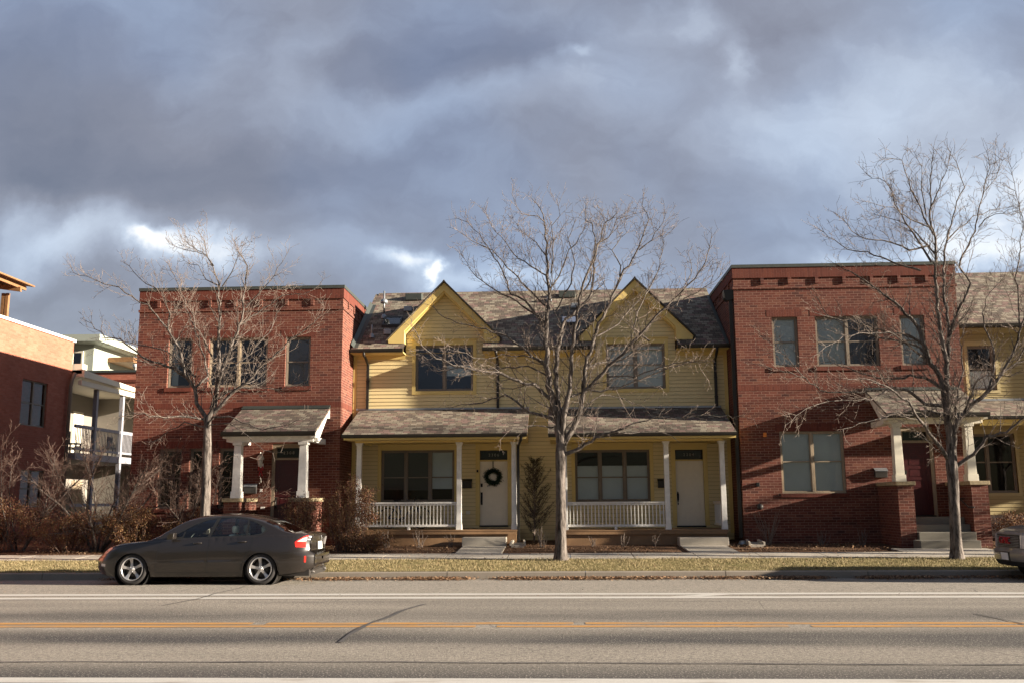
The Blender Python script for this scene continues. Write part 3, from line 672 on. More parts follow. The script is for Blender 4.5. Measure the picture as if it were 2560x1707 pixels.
    if left: O('outlet', MB().box(-9.02, -8.95, Yf - .02, Yf, 1.95, 2.03), M['white'], B); O('outlet', MB().box(-8.98, -8.86, Yf - .02, Yf, 1.43, 1.5), M['white'], B)
    return B
brickhouse(True); RB = brickhouse(False)
q = copy_tree(RB); q.location.x += 18.85; q['label'] = 'third red brick townhouse, unseen, added beyond the right edge for its shade'  # out-of-view copy, added so its shade falls on the right-hand house
mailbox(-9.49, -9.11, 1.90, 2.18, 28.85, plain('brushed_steel_box', (.10, .095, .09), .35, .5), 'steel letterbox under the lantern, between the white porch columns', M['flash'])
mailbox(9.42, 9.78, 2.24, 2.51, 28.95, M['steel'], 'grey letterbox beside the raised red-doored porch at the right', M['flash'])

# ------------------------------------------------------------------ yellow clapboard duplex
Y0 = 30.5
def duplex():
    B = thing('clapboard_duplex', 'yellow clapboard duplex with two gabled dormers and two white-railed porches', 'duplex', (-.5, Y0, .4))
    xa, xb = -6.58, 5.51; mz = lambda Y: 6.45 + .667 * (Y - 29.85)
    W1, W2 = (-5.62, -3.26, 1.61, 3.25), (.585, 2.95, 1.585, 3.21); U1, U2 = (-4.545, -2.665, 5.15, 6.645), (1.645, 3.535, 5.15, 6.61)
    D1, D2 = (-2.45, -1.565, .87, 2.875), (3.755, 4.63, .83, 2.84); T1, T2 = (2.925, 3.225), (2.885, 3.19)
    holes = [W1, W2, U1, U2, (D1[0], D1[1], D1[2] - .05, T1[1]), (D2[0], D2[1], D2[2] - .05, T2[1])]
    G = [(-3.585, 8.52, -4.87, -2.29), (2.60, 8.52, 1.32, 3.87)]
    mb = MB(); wallxz(mb, xa, xb, .2, 6.4, Y0 + .002, [h for h in holes if h not in (U1, U2)] + [(U1[0], U1[1], U1[2], 6.4), (U2[0], U2[1], U2[2], 6.4)], .14)
    for (cx, zp, a, b), U in zip(G, (U1, U2)):
        zs = 6.4; zl = 7.05
        mb.quad((a, Y0 + .002, zs), (U[0], Y0 + .002, zs), (U[0], Y0 + .002, zl), (a, Y0 + .002, zl)); mb.quad((U[1], Y0 + .002, zs), (b, Y0 + .002, zs), (b, Y0 + .002, zl), (U[1], Y0 + .002, zl))
        mb.quad((U[0], Y0 + .002, U[3]), (U[1], Y0 + .002, U[3]), (U[1], Y0 + .002, zl), (U[0], Y0 + .002, zl)); mb.add([(a, Y0 + .002, zl), (b, Y0 + .002, zl), (cx, Y0 + .002, zl + (b - a) / 2 * 1.02)], [(0, 1, 2)])
        for s_, xx in ((-1, a), (1, b)): mb.quad((xx, Y0 + .002, 6.0), (xx, Y0 + 1.6, 6.0), (xx, Y0 + 1.6, 7.1), (xx, Y0 + .002, 7.1))
    mb.quad((xa, Y0 + .002, .2), (xa, Y0 + .002, 6.4), (xa, 37, 6.4), (xa, 37, .2)); mb.quad((xb, Y0 + .002, .2), (xb, 37, .2), (xb, 37, 6.4), (xb, Y0 + .002, 6.4))
    laps(mb, xa, xb, .62, 6.35, Y0, holes)
    for (cx, zp, a, b), U in zip(G, (U1, U2)):
        laps(mb, a, b, 6.38, 8.4, Y0, [U], clip=lambda z, cx=cx, a=a, b=b: (max(a, cx - (8.40 - z) / 1.02), min(b, cx + (8.40 - z) / 1.02)))
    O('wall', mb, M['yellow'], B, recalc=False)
    mb = MB()                                                      # corner boards, casings, frieze
    mb.box(xa, xa + .11, Y0 - .03, Y0, .6, 6.34); mb.box(xb - .11, xb, Y0 - .03, Y0, .6, 6.34)
    trim(mb, *W1, Y0, .11, .032, .18); trim(mb, *W2, Y0, .11, .032, .18); trim(mb, *U1, Y0, .11, .032, .17); trim(mb, *U2, Y0, .11, .032, .17)
    trim(mb, D1[0], D1[1], D1[2], T1[1], Y0, .13, .032, .18, False); trim(mb, D2[0], D2[1], D2[2], T2[1], Y0, .13, .032, .18, False)
    mb.box(D1[0], D1[1], Y0 - .02, Y0 + .1, D1[3] + .004, T1[0] - .004); mb.box(D2[0], D2[1], Y0 - .02, Y0 + .1, D2[3] + .004, T2[0] - .004)
    for a, b in ((xa + .12, -4.9), (-2.28, 1.31), (3.88, xb - .12)): mb.box(a, b, Y0 - .04, Y0 - .02, 6.20, 6.36)
    O('trim', mb, M['ytrim'], B)
    for (cx, zp, a, b) in G:                                       # dormers: rake boards with boxed returns, and their own little roofs
        zr = 8.66; tip = 6.80; hw = (zr - tip) / 1.02; mb = MB()
        for s_ in (-1, 1):
            wx = a if s_ < 0 else b; P_ = [(cx, zr - .02), (cx + s_ * hw, tip - .02), (cx + s_ * (hw - .03), tip - .13), (wx, tip - .14), (wx, 8.38 - abs(wx - cx) * 1.02), (cx, 8.38)]
            mb.prism(P_, 30.13, 30.20); 
            mb.prism([(cx, 8.52), (cx + s_ * (hw - .08), tip - .04), (cx + s_ * (hw - .08), tip - .12), (wx, tip - .13), (wx, 8.30 - abs(wx - cx) * 1.02), (cx, 8.30)], 30.2005, Y0 - .02)
        O('rake_board', mb, M['ytrim'], B); mb = MB()
        for s_ in (-1, 1): mb.prism([(cx, zr + .05), (cx + s_ * (hw + .07), tip - .02), (cx + s_ * (hw + .07), tip - .07), (cx, zr - .005)], 30.04, 30.0595)
        O('drip_edge', mb, M['bronze'], B)
        r = MB()
        for s_ in (-1, 1):
            e = (cx + s_ * (hw + .06), tip - .045)
            r.add([(cx, 30.06, zr + .035), (e[0], 30.06, e[1] + .035), (e[0], 33.95, e[1] + .035), (cx, 33.95, zr + .035), (cx, 30.06, zr + .0), (e[0], 30.06, e[1]), (e[0], 33.95, e[1]), (cx, 33.95, zr)],
                  [(0, 1, 2, 3), (4, 7, 6, 5), (0, 4, 5, 1), (1, 5, 6, 2), (2, 6, 7, 3)])
        r.prism([(cx - .13, zr - .10), (cx, zr + .075), (cx + .13, zr - .10), (cx, zr + .03)], 30.05, 33.9)
        O('dormer_roof', r, M['sh_dorm'], B)
    # main roof
    zR, yR = 9.11, 33.84; xl, xr = -6.42, 5.50; mb = MB()
    for a, b, y_ in ((xl - .12, -4.86, 29.85), (-4.86, -2.30, 30.52), (-2.30, 1.30, 29.85), (1.30, 3.88, 30.52), (3.88, xr, 29.85)):
        z_ = mz(y_); mb.quad((a, y_, z_), (b, y_, z_), (b, yR, zR), (a, yR, zR)); mb.quad((a, y_, z_ - .06), (a, yR, zR - .06), (b, yR, zR - .06), (b, y_, z_ - .06)); mb.quad((a, y_, z_ - .06), (b, y_, z_ - .06), (b, y_, z_), (a, y_, z_))
    mb.quad((xl, yR, zR), (xr, yR, zR), (xr, 38, 6.4), (xl, 38, 6.4)); mb.add([(xl, 29.9, 6.4), (xl, yR, zR - .01), (xl, 38, 6.4)], [(0, 1, 2)]); mb.add([(xr, 29.9, 6.4), (xr, 38, 6.4), (xr, yR, zR - .01)], [(0, 1, 2)])
    O('roof', mb, M['sh_main'], B, recalc=False)
    mb = MB().prism([(yR - .16, zR - .10), (yR, zR + .035), (yR + .16, zR - .1), (yR, zR + .004)], xl, xr, 'x'); O('ridge_cap', mb, M['sh_main'], B)
    mb = MB(); mb.add([(-6.46, 29.9, 6.50), (-6.34, 29.9, 6.50), (-6.34, yR - .9, mz(yR - .9) + .02), (-6.46, yR - .9, mz(yR - .9) + .02), (-6.56, 29.9, 6.62), (-6.56, yR - .9, mz(yR - .9) + .14)], [(0, 1, 2, 3), (0, 3, 5, 4)])
    O('flashing', mb, M['capmetal'], B); mb = MB(); mb.add([(5.40, 29.9, 6.50), (5.50, 29.9, 6.50), (5.50, yR - .6, mz(yR - .6) + .02), (5.40, yR - .6, mz(yR - .6) + .02)], [(0, 1, 2, 3)]); O('flashing', mb, M['capmetal'], B)
    for a, b in ((-6.57, -4.86), (-2.32, 1.29), (3.87, 5.50)):
        gutter(B, a, b, 29.87, 6.45, .11, .11)
        O('soffit', MB().box(a, b, 29.88, Y0 - .001, 6.33, 6.36).box(a, b, 29.872, 29.888, 6.33, 6.44), M['ytrim'], B)
    # roof furniture
    def vpipe(x, y, h, cap=True):
        z_ = mz(y); mb = MB().lathe([(.11, -.02), (.10, .05), (.05, .12), (.035, .14)], (x, y, z_), 14); 
        mb.tube([(x, y, z_ + .1), (x, y, z_ + h)], .03, 8)
        if cap: mb.lathe([(0, h - .10), (.11, h - .12), (.11, h - .20), (.04, h - .22)], (x, y, z_), 14)
        O('flue', mb, M['flash'], B)
    vpipe(-5.88, 31.95, .95, False); O('flue_cowl', MB().lathe([(.04, .68), (.12, .62), (.13, .52), (.05, .50)], (-5.88, 31.95, mz(31.95)), 14), M['flash'], B)
    vpipe(-6.03, 30.6, .42, False)
    for x, y, s_ in ((-5.12, 32.45, .14), (-5.53, 30.8, .13), (.71, 32.5, .14), (-.18, 33.0, .09)): O('roof_vent', MB().box(x - s_, x + s_, y - .1, y + .2, mz(y) - .02, mz(y) + .16), M['flash'], B, .02)
    for x, y in ((-5.05, 33.35), (.46, 33.37)): O('roof_louvre', MB().box(x - .3, x + .3, y - .15, y + .25, mz(y) - .05, mz(y) + .20), M['capmetal'], B, .02)
    for (x0, x1, y0, y1) in ((-5.82, -5.2, 31.25, 31.85), (.22, .85, 31.2, 31.75)):
        fr = MB(); z0_, z1_ = mz(y0), mz(y1); h = .11
        for a, b, c, d in ((x0, x0 + .05, y0, y1), (x1 - .05, x1, y0, y1), (x0 + .05, x1 - .05, y0, y0 + .05), (x0 + .05, x1 - .05, y1 - .05, y1)):
            fr.add([(a, c, mz(c) - .02), (b, c, mz(c) - .02), (b, d, mz(d) - .02), (a, d, mz(d) - .02), (a, c, mz(c) + h), (b, c, mz(c) + h), (b, d, mz(d) + h), (a, d, mz(d) + h)], [(0, 3, 2, 1), (4, 5, 6, 7), (0, 1, 5, 4), (1, 2, 6, 5), (2, 3, 7, 6), (3, 0, 4, 7)])
        k_ = O('skylight', fr, M['bronze'], B); O('pane', MB().quad((x0 + .05, y0 + .05, mz(y0 + .05) + h - .02), (x1 - .05, y0 + .05, mz(y0 + .05) + h - .02), (x1 - .05, y1 - .05, mz(y1 - .05) + h - .02), (x0 + .05, y1 - .05, mz(y1 - .05) + h - .02)), M['glass'], k_)
    # windows
    window(B, *W1, Y0, 3, 2.385, M['winframe'], [(0, 2.0, 3.2, M['blinddim']), (1, 1.98, 3.2, M['blinddim']), (2, 2.02, 3.2, M['blind'])], lab='three-light window with shades part drawn over a dark room')
    window(B, *W2, Y0, 3, 2.345, M['winframe'], [(k, 1.65, 2.71, M['blind']) for k in range(3)], lab='three-light window with shades covering all but the top')
    window(B, *U1, Y0, 2, None, M['winframe'], [(1, 5.65, 6.0, M['blind'])]); window(B, *U2, Y0, 2, 5.93, M['winframe'], [(0, 5.2, 6.55, M['blind']), (1, 5.2, 6.55, M['blind'])])
    O('interior', MB().box(xa + .02, xb - .02, 33.0, 33.05, .3, 6.3).box(xa + .02, xb - .02, Y0 + .16, 33.0, 4.6, 4.7).box(xa + .02, xb - .02, Y0 + .16, 33., .6, .7), M['dark'], B)
    door(B, *D1, Y0, '2306', M['doorcream'], M['bronze'], *T1, 5); door(B, *D2, Y0, '2304', M['doorcream'], M['bronze'], *T2, 5, style=1)
    # porches
    for i, (x0, x1, ex0, ex1, px, fx, zd) in enumerate(((-6.3, -1.19, -6.36, -.85, (-5.97, -2.93, -1.28), -4.44, .0), (.12, 4.98, -.24, 5.26, (.24, 3.27, 4.92), 1.73, -.025))):
        R_ = slab_roof(B, ex0, ex1, 28.0, 3.59 + zd, Y0 - .002, 4.55 + zd, .05, M['sh_porch'], 'porch_roof')
        O('flashing', MB().box(ex0 + (.02 if i else -.1), ex1, Y0 - .05, Y0 - .019, 4.545 + zd, 4.60 + zd), M['flash'], B)
        gutter(B, ex0 + .01, ex1 - .01, 28.0, 3.59 + zd, .10, .11)
        mb = MB(); mb.box(ex0 + .06, ex1 - .03, 28.005, 28.03, 3.43 + zd, 3.54 + zd); mb.box(x0 + .2, x1 - .02, 28.66, 28.84, 3.385 + zd, 3.70 + zd)
        mb.box(ex0 + .07, ex1 - .04, 28.031, Y0 - .03, 3.44 + zd, 3.455 + zd)
        for xx in (x0 + .2, x1 - .2): mb.box(xx, xx + .18, 28.841, Y0 - .03, 3.39 + zd, 3.4399 + zd)
        for s_, xx in ((-1, ex0 + .05), (1, ex1 - .09)): mb.prism([(28.03, 3.455 + zd), (Y0 - .03, 3.455 + zd), (Y0 - .03, 4.47 + zd), (28.03, 3.53 + zd)], xx, xx + .04, 'x')
        O('porch_ceiling', mb, M['ytrim'], B)
        for cx in px:
            mb = MB(); z0_, z1_ = .79 + zd, 3.384 + zd; mb.frus(cx, 28.75, z0_, z0_ + .17, .178, .165); mb.frus(cx, 28.75, z0_ + .171, z1_ - .09, .148, .140); mb.frus(cx, 28.75, z1_ - .089, z1_ - .03, .16, .19); mb.frus(cx, 28.75, z1_ - .0295, z1_, .215, .215); O('post', mb, M['white'], B, .004)
        # railing
        xs, xe = px[0] + .08, px[1] - .08; mb = MB(); zt, zb = 1.575 + zd, .88 + zd
        mb.box(xs, xe, 28.70, 28.80, zt - .015, zt + .035); mb.box(xs, xe, 28.725, 28.775, zt - .065, zt - .016); mb.box(xs, xe, 28.715, 28.785, zb, zb + .065); mb.box(fx - .038, fx + .038, 28.72, 28.78, .79 + zd, zb - .001)
        r_ = O('railing', mb, M['white'], B, .003); n = int((xe - xs) / .1045)
        for k in range(n):
            xx = xs + (k + .6) * (xe - xs) / n; O('baluster', MB().box(xx - .014, xx + .014, 28.736, 28.764, zb + .066, zt - .066), M['white'], r_)
        sx_ = px[-1] if i else px[0]; mb = MB(); ya, yb_ = 28.85, Y0 - .03
        mb.box(sx_ - .04, sx_ + .04, ya, yb_, zt - .05, zt + .03); mb.box(sx_ - .03, sx_ + .03, ya, yb_, zb, zb + .06)
        for k in range(14): mb.box(sx_ - .013, sx_ + .013, ya + .06 + k * .11, ya + .086 + k * .11, zb + .061, zt - .051)
        O('railing', mb, M['white'], B)
        mb = MB(); mb.box(x0, x1, 28.52, Y0 - .02, .755 + zd, .79 + zd); mb.box(x0 + .01, x1 - .01, 28.53, 28.56, .665 + zd, .7545 + zd); mb.box(x0 + .03, x1 - .03, 28.60, 28.63, .2, .66 + zd); mb.box(x1 - .06, x1 - .03, 28.631, Y0 - .02, .2, .66 + zd); mb.box(x0 + .03, x0 + .06, 28.631, Y0 - .02, .2, .66 + zd)
        O('porch_floor', mb, M['porchwood'], B)
    downspout(B, -6.10, 4.57, 6.36, Y0, 29.82); downspout(B, -1.86, 4.57, 6.36, Y0, 29.82); downspout(B, 5.12, 4.55, 6.36, Y0, 29.82)
    mb = MB(); mb.box(-1.19, -1.11, 28.60, 28.68, .42, 3.22); mb.tube([(-1.02, 27.97, 3.5), (-1.04, 28.05, 3.4), (-1.14, 28.6, 3.28), (-1.15, 28.64, 3.15)], .042, 8); O('downspout', mb, M['bronze'], B)
    O('step', MB().box(-2.77, -1.49, 27.97, 28.51, .2, .585), M['concrete'], B, .012); O('step', MB().box(3.49, 4.89, 27.95, 28.51, .2, .56), M['concrete'], B, .012)
    O('doorbell', MB().box(-2.55, -2.49, Y0 - .055, Y0 - .033, 2.53, 2.61), M['black'], B)
    for x, z in ((-2.82, 1.27), (3.3, 1.24)): O('outlet', MB().box(x - .06, x + .06, Y0 - .045, Y0 - .019, z - .05, z + .05), M['cream'], B)
    return B
duplex()
mailbox(-3.0, -2.70, 2.03, 2.31, 30.48, M['bronze'], 'dark letterbox between a porch post and the door with the wreath')
mailbox(3.18, 3.45, 2.0, 2.27, 30.48, M['bronze'], 'dark letterbox half hidden by a white post, left of the bare cream door')
# wreath
W = thing('wreath', 'green wreath hung on the cream door of the left-hand porch', 'wreath', (-2.03, 30.5, 2.1)); mb = MB(); rw = random.Random(5)
for k in range(1500):
    a = rw.uniform(0, 2 * math.pi); r_ = .205 + rw.gauss(0, .035); p = Vector((-2.03 + math.cos(a) * r_, 30.50 + rw.uniform(-.05, .05), 2.38 + math.sin(a) * r_)); d = Vector((rw.gauss(0, 1), rw.gauss(-.3, .6), rw.gauss(0, 1))).normalized() * .055; e = d.orthogonal().normalized() * .011
    mb.quad(p - e, p + d - e * .2, p + d + e * .2, p + e)
O('needles', mb, M['wreath'], W, recalc=False); O('hanger', MB().box(-2.045, -2.015, 30.535, 30.545, 2.58, 2.88), M['black'], W)
# lantern with a red bow
L = thing('wall_lantern', 'white lantern on the brick beside the red door, lamp unlit', 'wall lamp', (-8.99, 28.85, 2.7))
mb = MB(); mb.lathe([(0, 0), (.055, 0), (.06, .02), (.085, .19), (.085, .2)], (-8.99, 28.66, 2.70), 8); O('lamp_glass', mb, M['lampglass'], L)
mb = MB(); mb.lathe([(.115, .21), (.118, .24), (.09, .31), (.05, .345), (.018, .36), (.022, .385), (.012, .40), (.02, .42), (0, .44)], (-8.99, 28.66, 2.70), 16); O('lamp_cap', mb, M['white'], L)
O('bracket', MB().tube([(-8.99, 28.85, 2.72), (-8.99, 28.78, 2.74), (-8.99, 28.74, 2.95), (-8.99, 28.7, 2.95)], .016).box(-9.04, -8.94, 28.83, 28.85, 2.66, 2.8), M['white'], L)
Q = thing('bow', 'red ribbon bow with trailing berries under the lantern', 'bow', (-8.96, 28.65, 2.4)); mb = MB()
for s_ in (-1, 1): mb.tube([(-8.96, 28.65, 2.64), (-8.96 + s_ * .06, 28.63, 2.70), (-8.96 + s_ * .075, 28.64, 2.60), (-8.96, 28.65, 2.62), (-8.96 + s_ * .05, 28.66, 2.42)], [.012, .024, .024, .014, .02], 6)
O('ribbon', mb, M['ribbon'], Q)
mb = MB()
for k in range(9): mb.lathe([(0, -.012), (.011, 0), (0, .012)], (-8.96 + rw.uniform(-.03, .03), 28.65, 2.48 - k * .035), 6)
O('berries', mb, M['lampglass'], Q)
# splash blocks
for x, y, lb in ((-1.15, 28.25, 'U-shaped concrete splash block beneath the downpipe between the porches'), (5.62, 28.0, 'concrete splash block at the brick corner, right of the second porch')):
    z_ = gz(y); mb = MB().add([(x - .18, y - .35, z_ + .03), (x + .18, y - .35, z_ + .03), (x + .14, y + .3, z_ + .07), (x - .14, y + .3, z_ + .07), (x - .18, y - .35, z_ - .05), (x + .18, y - .35, z_ - .05), (x + .14, y + .3, z_ - .05), (x - .14, y + .3, z_ - .05)], [(0, 1, 2, 3), (0, 4, 5, 1), (1, 5, 6, 2), (3, 2, 6, 7), (0, 3, 7, 4)])
    for s_ in (-1, 1): mb.add([(x + s_ * .18, y - .35, z_), (x + s_ * .23, y - .35, z_), (x + s_ * .19, y + .3, z_), (x + s_ * .13, y + .3, z_), (x + s_ * .18, y - .35, z_ + .1), (x + s_ * .23, y - .35, z_ + .1), (x + s_ * .19, y + .3, z_ + .15), (x + s_ * .13, y + .3, z_ + .15)], [(0, 3, 2, 1), (4, 5, 6, 7), (0, 1, 5, 4), (1, 2, 6, 5), (2, 3, 7, 6), (3, 0, 4, 7)])
    tag(O('splash_block', mb, M['concrete']), lb, 'splash block', 'splash blocks at the foot of the downpipes')
tag(O('vent_cover', MB().lathe([(0, .11), (.08, .10), (.12, .04), (.13, 0)], (5.35, 28.35, gz(28.3)), 16), M['flash']), 'small round metal cover on the ground at the brick corner', 'vent cover')
# bicycle leaning in the left porch
def bicycle(x, y, z):
    T = thing('bicycle', 'bicycle leaning behind the railing of the left-hand porch, under the window', 'bicycle', (x, y, z)); r_ = .33
    for k, wx in enumerate((x - .5, x + .52)):
        w_ = O('wheel', MB().lathe([(.02, -.03), (.025, 0), (.02, .03)], (wx, y, z + r_), 10, 'y'), M['steel'], T)
        O('tyre', MB().lathe([(r_ - .035, 0), (r_ - .018, -.02), (r_, 0), (r_ - .018, .02), (r_ - .035, 0)], (wx, y, z + r_), 32, 'y'), M['rubber'], w_)
        sp = MB()
        for j in range(12): a = j * math.pi / 6; sp.tube([(wx, y + .01 * (-1) ** j, z + r_), (wx + math.cos(a) * (r_ - .03), y, z + r_ + math.sin(a) * (r_ - .03))], .0022, 4)
        O('spokes', sp, M['flash'], w_)
    A, Bb, C_, H, F = Vector((x - .5, y, z + r_)), Vector((x - .05, y, z + .28)), Vector((x - .2, y, z + .78)), Vector((x + .33, y, z + .82)), Vector((x + .52, y, z + r_))
    fr = MB(); 
    for a, b in ((A, Bb), (A, C_), (Bb, C_), (Bb, H), (C_, H), (H, F)): fr.tube([a, b], .017, 8)
    O('bike_frame', fr, M['bluebike'], T)
    O('saddle', MB().prism([(x - .36, z + .90), (x - .10, z + .90), (x - .1, z + .87), (x - .3, z + .84)], y - .05, y + .05).tube([C_, (x - .22, y, z + .88)], .013), M['black'], T)
    O('handlebar', MB().tube([H, (x + .31, y, z + .94)], .014).tube([(x + .33, y - .25, z + .96), (x + .38, y - .1, z + .94), (x + .31, y, z + .94), (x + .38, y + .1, z + .94), (x + .33, y + .25, z + .96)], .013), M['black'], T)
    O('crank', MB().lathe([(0, -.012), (.09, -.01), (.09, .01), (0, .012)], (Bb.x, y - .05, Bb.z), 18, 'y').box(Bb.x - .01, Bb.x + .01, y - .075, y - .062, Bb.z - .16, Bb.z), M['steel'], T)
bicycle(-4.75, 29.85, .79)

# ------------------------------------------------------------------ raised yellow house at the right edge
def righthouse():
    B = thing('clapboard_house', 'yellow clapboard house with a shingled porch roof, cut off by the right edge', 'house', (16, Y0, .4)); xa, xb = 12.27, 24.35
    Wg, Wu = (12.62, 14.30, 1.77, 3.60), (13.08, 13.92, 4.97, 6.38); W3 = (16.2, 17.9, 1.77, 3.6)
    mb = MB(); wallxz(mb, xa, xb, 1.1, 6.95, Y0 + .002, [Wg, Wu, W3]); laps(mb, xa, xb, 1.10, 6.9, Y0, [Wg, Wu, W3]); mb.quad((xb, Y0, 1.1), (xb, 39, 1.1), (xb, 39, 6.9), (xb, Y0, 6.9)); mb.quad((xa, Y0, 1.1), (xa, Y0, 6.9), (xa, 39, 6.9), (xa, 39, 1.1))
    O('wall', mb, M['shadesiding'], B, recalc=False)
    O('foundation', MB().box(xa, xb, Y0 + .01, Y0 + .2, .1, 1.12), M['concrete'], B)
    mb = MB(); trim(mb, *Wg, Y0, .10, .03, .15); trim(mb, *Wu, Y0, .10, .03, .15); trim(mb, *W3, Y0, .1, .03, .15); mb.box(xa, xb, Y0 - .04, Y0 - .02, 6.8, 6.95); O('trim', mb, siding_mat('buff_trim', (.44, .37, .19)), B)
    window(B, *Wg, Y0, 2, 2.72, M['winframe']); window(B, *Wu, Y0, 1, 5.66, M['winframe'], [(0, 5.0, 5.6, M['blind'])]); window(B, *W3, Y0, 2, 2.72)
    slab_roof(B, xa - .02, xb, 29.9, 6.98, 34.0, 9.58, .08, M['sh_main']); slab_roof(B, xa - .02, xb, 38.1, 6.98, 34.0, 9.58, .08, M['sh_main']); gutter(B, xa, xb, 29.92, 6.98)
    slab_roof(B, xa + .12, xb, 28.35, 3.98, Y0 - .002, 4.64, .06, M['sh_porch'], 'porch_roof'); O('flashing', MB().box(xa, xb, Y0 - .05, Y0 - .019, 4.635, 4.70), M['flash'], B); gutter(B, xa + .12, xb, 28.37, 3.98)
    O('porch_beam', MB().box(xa + .2, xb, 28.5, 28.6, 3.72, 3.9).box(xa + .15, xb, 28.4, Y0 - .03, 3.905, 3.915), M['ytrim'], B)
    for cx in (15.6, 18.6, 21.6): O('post', MB().frus(cx, 28.55, .4, 3.719, .2, .16), M['white'], B)
    O('interior', MB().box(xa + .02, xb - .02, 33., 33.05, 1.2, 6.8), M['dark'], B)
righthouse()

# ------------------------------------------------------------------ beyond the left-hand yard
def sidewindow(par, X, y0, y1, z0, z1, cols=2, fm=None):
    mb = MB(); w_ = .05
    mb.box(X - .06, X + .02, y0, y0 + w_, z0, z1); mb.box(X - .06, X + .02, y1 - w_, y1, z0, z1); mb.box(X - .06, X + .02, y0 + w_, y1 - w_, z0, z0 + w_); mb.box(X - .06, X + .02, y0 + w_, y1 - w_, z1 - w_, z1)
    if cols > 1: mb.box(X - .05, X + .015, (y0 + y1) / 2 - .04, (y0 + y1) / 2 + .04, z0 + w_, z1 - w_)
    mb.box(X - .05, X + .005, y0 + w_, y1 - w_, (z0 + z1) / 2 - .02, (z0 + z1) / 2 + .02)
    o = O('window', mb, fm or M['winframe'], par); O('pane', MB().quad((X - .03, y0 + w_, z0 + w_), (X - .03, y1 - w_, z0 + w_), (X - .03, y1 - w_, z1 - w_), (X - .03, y0 + w_, z1 - w_)), M['glass'], o, recalc=False)
def wallyz(mb, X, y0, y1, z0, z1, holes, depth=.15):
    ys = sorted({y0, y1, *[q for h in holes for q in h[:2]]}); zs = sorted({z0, z1, *[q for h in holes for q in h[2:]]})
    for a, b in zip(ys, ys[1:]):
        for c, d in zip(zs, zs[1:]):
            if any(h[0] < (a + b) / 2 < h[1] and h[2] < (c + d) / 2 < h[3] for h in holes): continue
            mb.quad((X, a, c), (X, b, c), (X, b, d), (X, a, d))
    for a, b, c, d in holes:
        r = X - depth; mb.quad((X, a, c), (r, a, c), (r, a, d), (X, a, d)); mb.quad((X, b, c), (X, b, d), (r, b, d), (r, b, c)); mb.quad((X, a, d), (r, a, d), (r, b, d), (X, b, d)); mb.quad((X, a, c), (X, b, c), (r, b, c), (r, a, c))
GREY = plain('weathered_grey_paint', (.28, .28, .30), .6)
def apartment():
    X = -19.3; B = thing('brick_apartment_building', 'orange brick building side-on at the left edge, top half in sun', 'apartment building', (X, 30, .4))
    hs = [(33.35, 35.1, 4.45, 6.12), (33.7, 35.3, 1.5, 2.85), (28.8, 30.5, 4.45, 6.12), (28.8, 30.5, 1.3, 2.85)]
    mb = MB(); wallyz(mb, X, 22, 36.8, .1, 8.0, hs); mb.box(-32, X - .25, 22, 36.8, .1, 7.9); mb.quad((X - .25, 36.8, .1), (X, 36.8, .1), (X, 36.8, 8.0), (X - .25, 36.8, 8.0)); mb.quad((X - .25, 22, .1), (X, 22, .1), (X, 22, 8.0), (X - .25, 22, 8.0)); mb.quad((X - .25, 22, 7.99), (X, 22, 7.99), (X, 36.8, 7.99), (X - .25, 36.8, 7.99))
    O('wall', mb, M['obrick'], B); O('coping', MB().box(X - .3, X + .06, 22, 36.86, 8.0, 8.1), M['white'], B)
    for h in hs: sidewindow(B, X - .08, *h)
    O('gutter_box', MB().box(X - .1, X + .35, 36.9, 37.3, 6.75, 7.15), M['cream'], B); O('downspout', MB().tube([(X + .18, 36.7, 6.75), (X + .14, 36.6, 6.5), (X + .12, 36.55, 6.2), (X + .12, 36.55, .3)], .07), M['winframe'], B)
    # two-storey porch behind it
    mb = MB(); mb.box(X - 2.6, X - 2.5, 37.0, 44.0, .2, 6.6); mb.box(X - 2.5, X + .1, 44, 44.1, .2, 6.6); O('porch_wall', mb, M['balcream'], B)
    mb = MB(); mb.prism([(36.9, 6.62), (44.3, 6.5), (44.3, 6.62), (36.9, 6.9)], X - 2.6, X + .45, 'x'); mb.box(X + .2, X + .35, 36.95, 44.2, 6.3, 6.50); O('porch_roof', mb, M['cream'], B)
    for y_ in (38.6, 41.0, 43.9): O('post', MB().box(X + .08, X + .24, y_ - .08, y_ + .08, .3, 6.3), GREY, B)
    mb = MB(); mb.box(X - 2.5, X + .25, 37.0, 44, 3.35, 3.62); mb.box(X + .12, X + .2, 37, 44, 4.62, 4.75); mb.box(X + .12, X + .2, 37, 44, 3.75, 3.83); mb.box(X + .12, X + .2, 37, 41, 1.5, 1.62); mb.box(X + .12, X + .2, 37, 41, .75, .85)
    for k in range(54):
        y_ = 37.1 + k * .128; mb.box(X + .145, X + .172, y_, y_ + .028, 3.83, 4.62)
    O('balcony', mb, GREY, B)
    for y_, z_ in ((38.2, 3.7), (41.9, 3.7), (38.6, .6), (42.2, .6)): O('door', MB().box(X - 2.5, X - 2.46, y_, y_ + .9, z_, z_ + 2.05), M['cream'] if z_ > 2 else M['winframe2'], B); 
    for y_, z_ in ((39.5, 4.3), (40.0, 1.3)): O('window', MB().box(X - 2.5, X - 2.46, y_, y_ + 1.4, z_, z_ + 1.3), M['bronze'], B)
apartment()
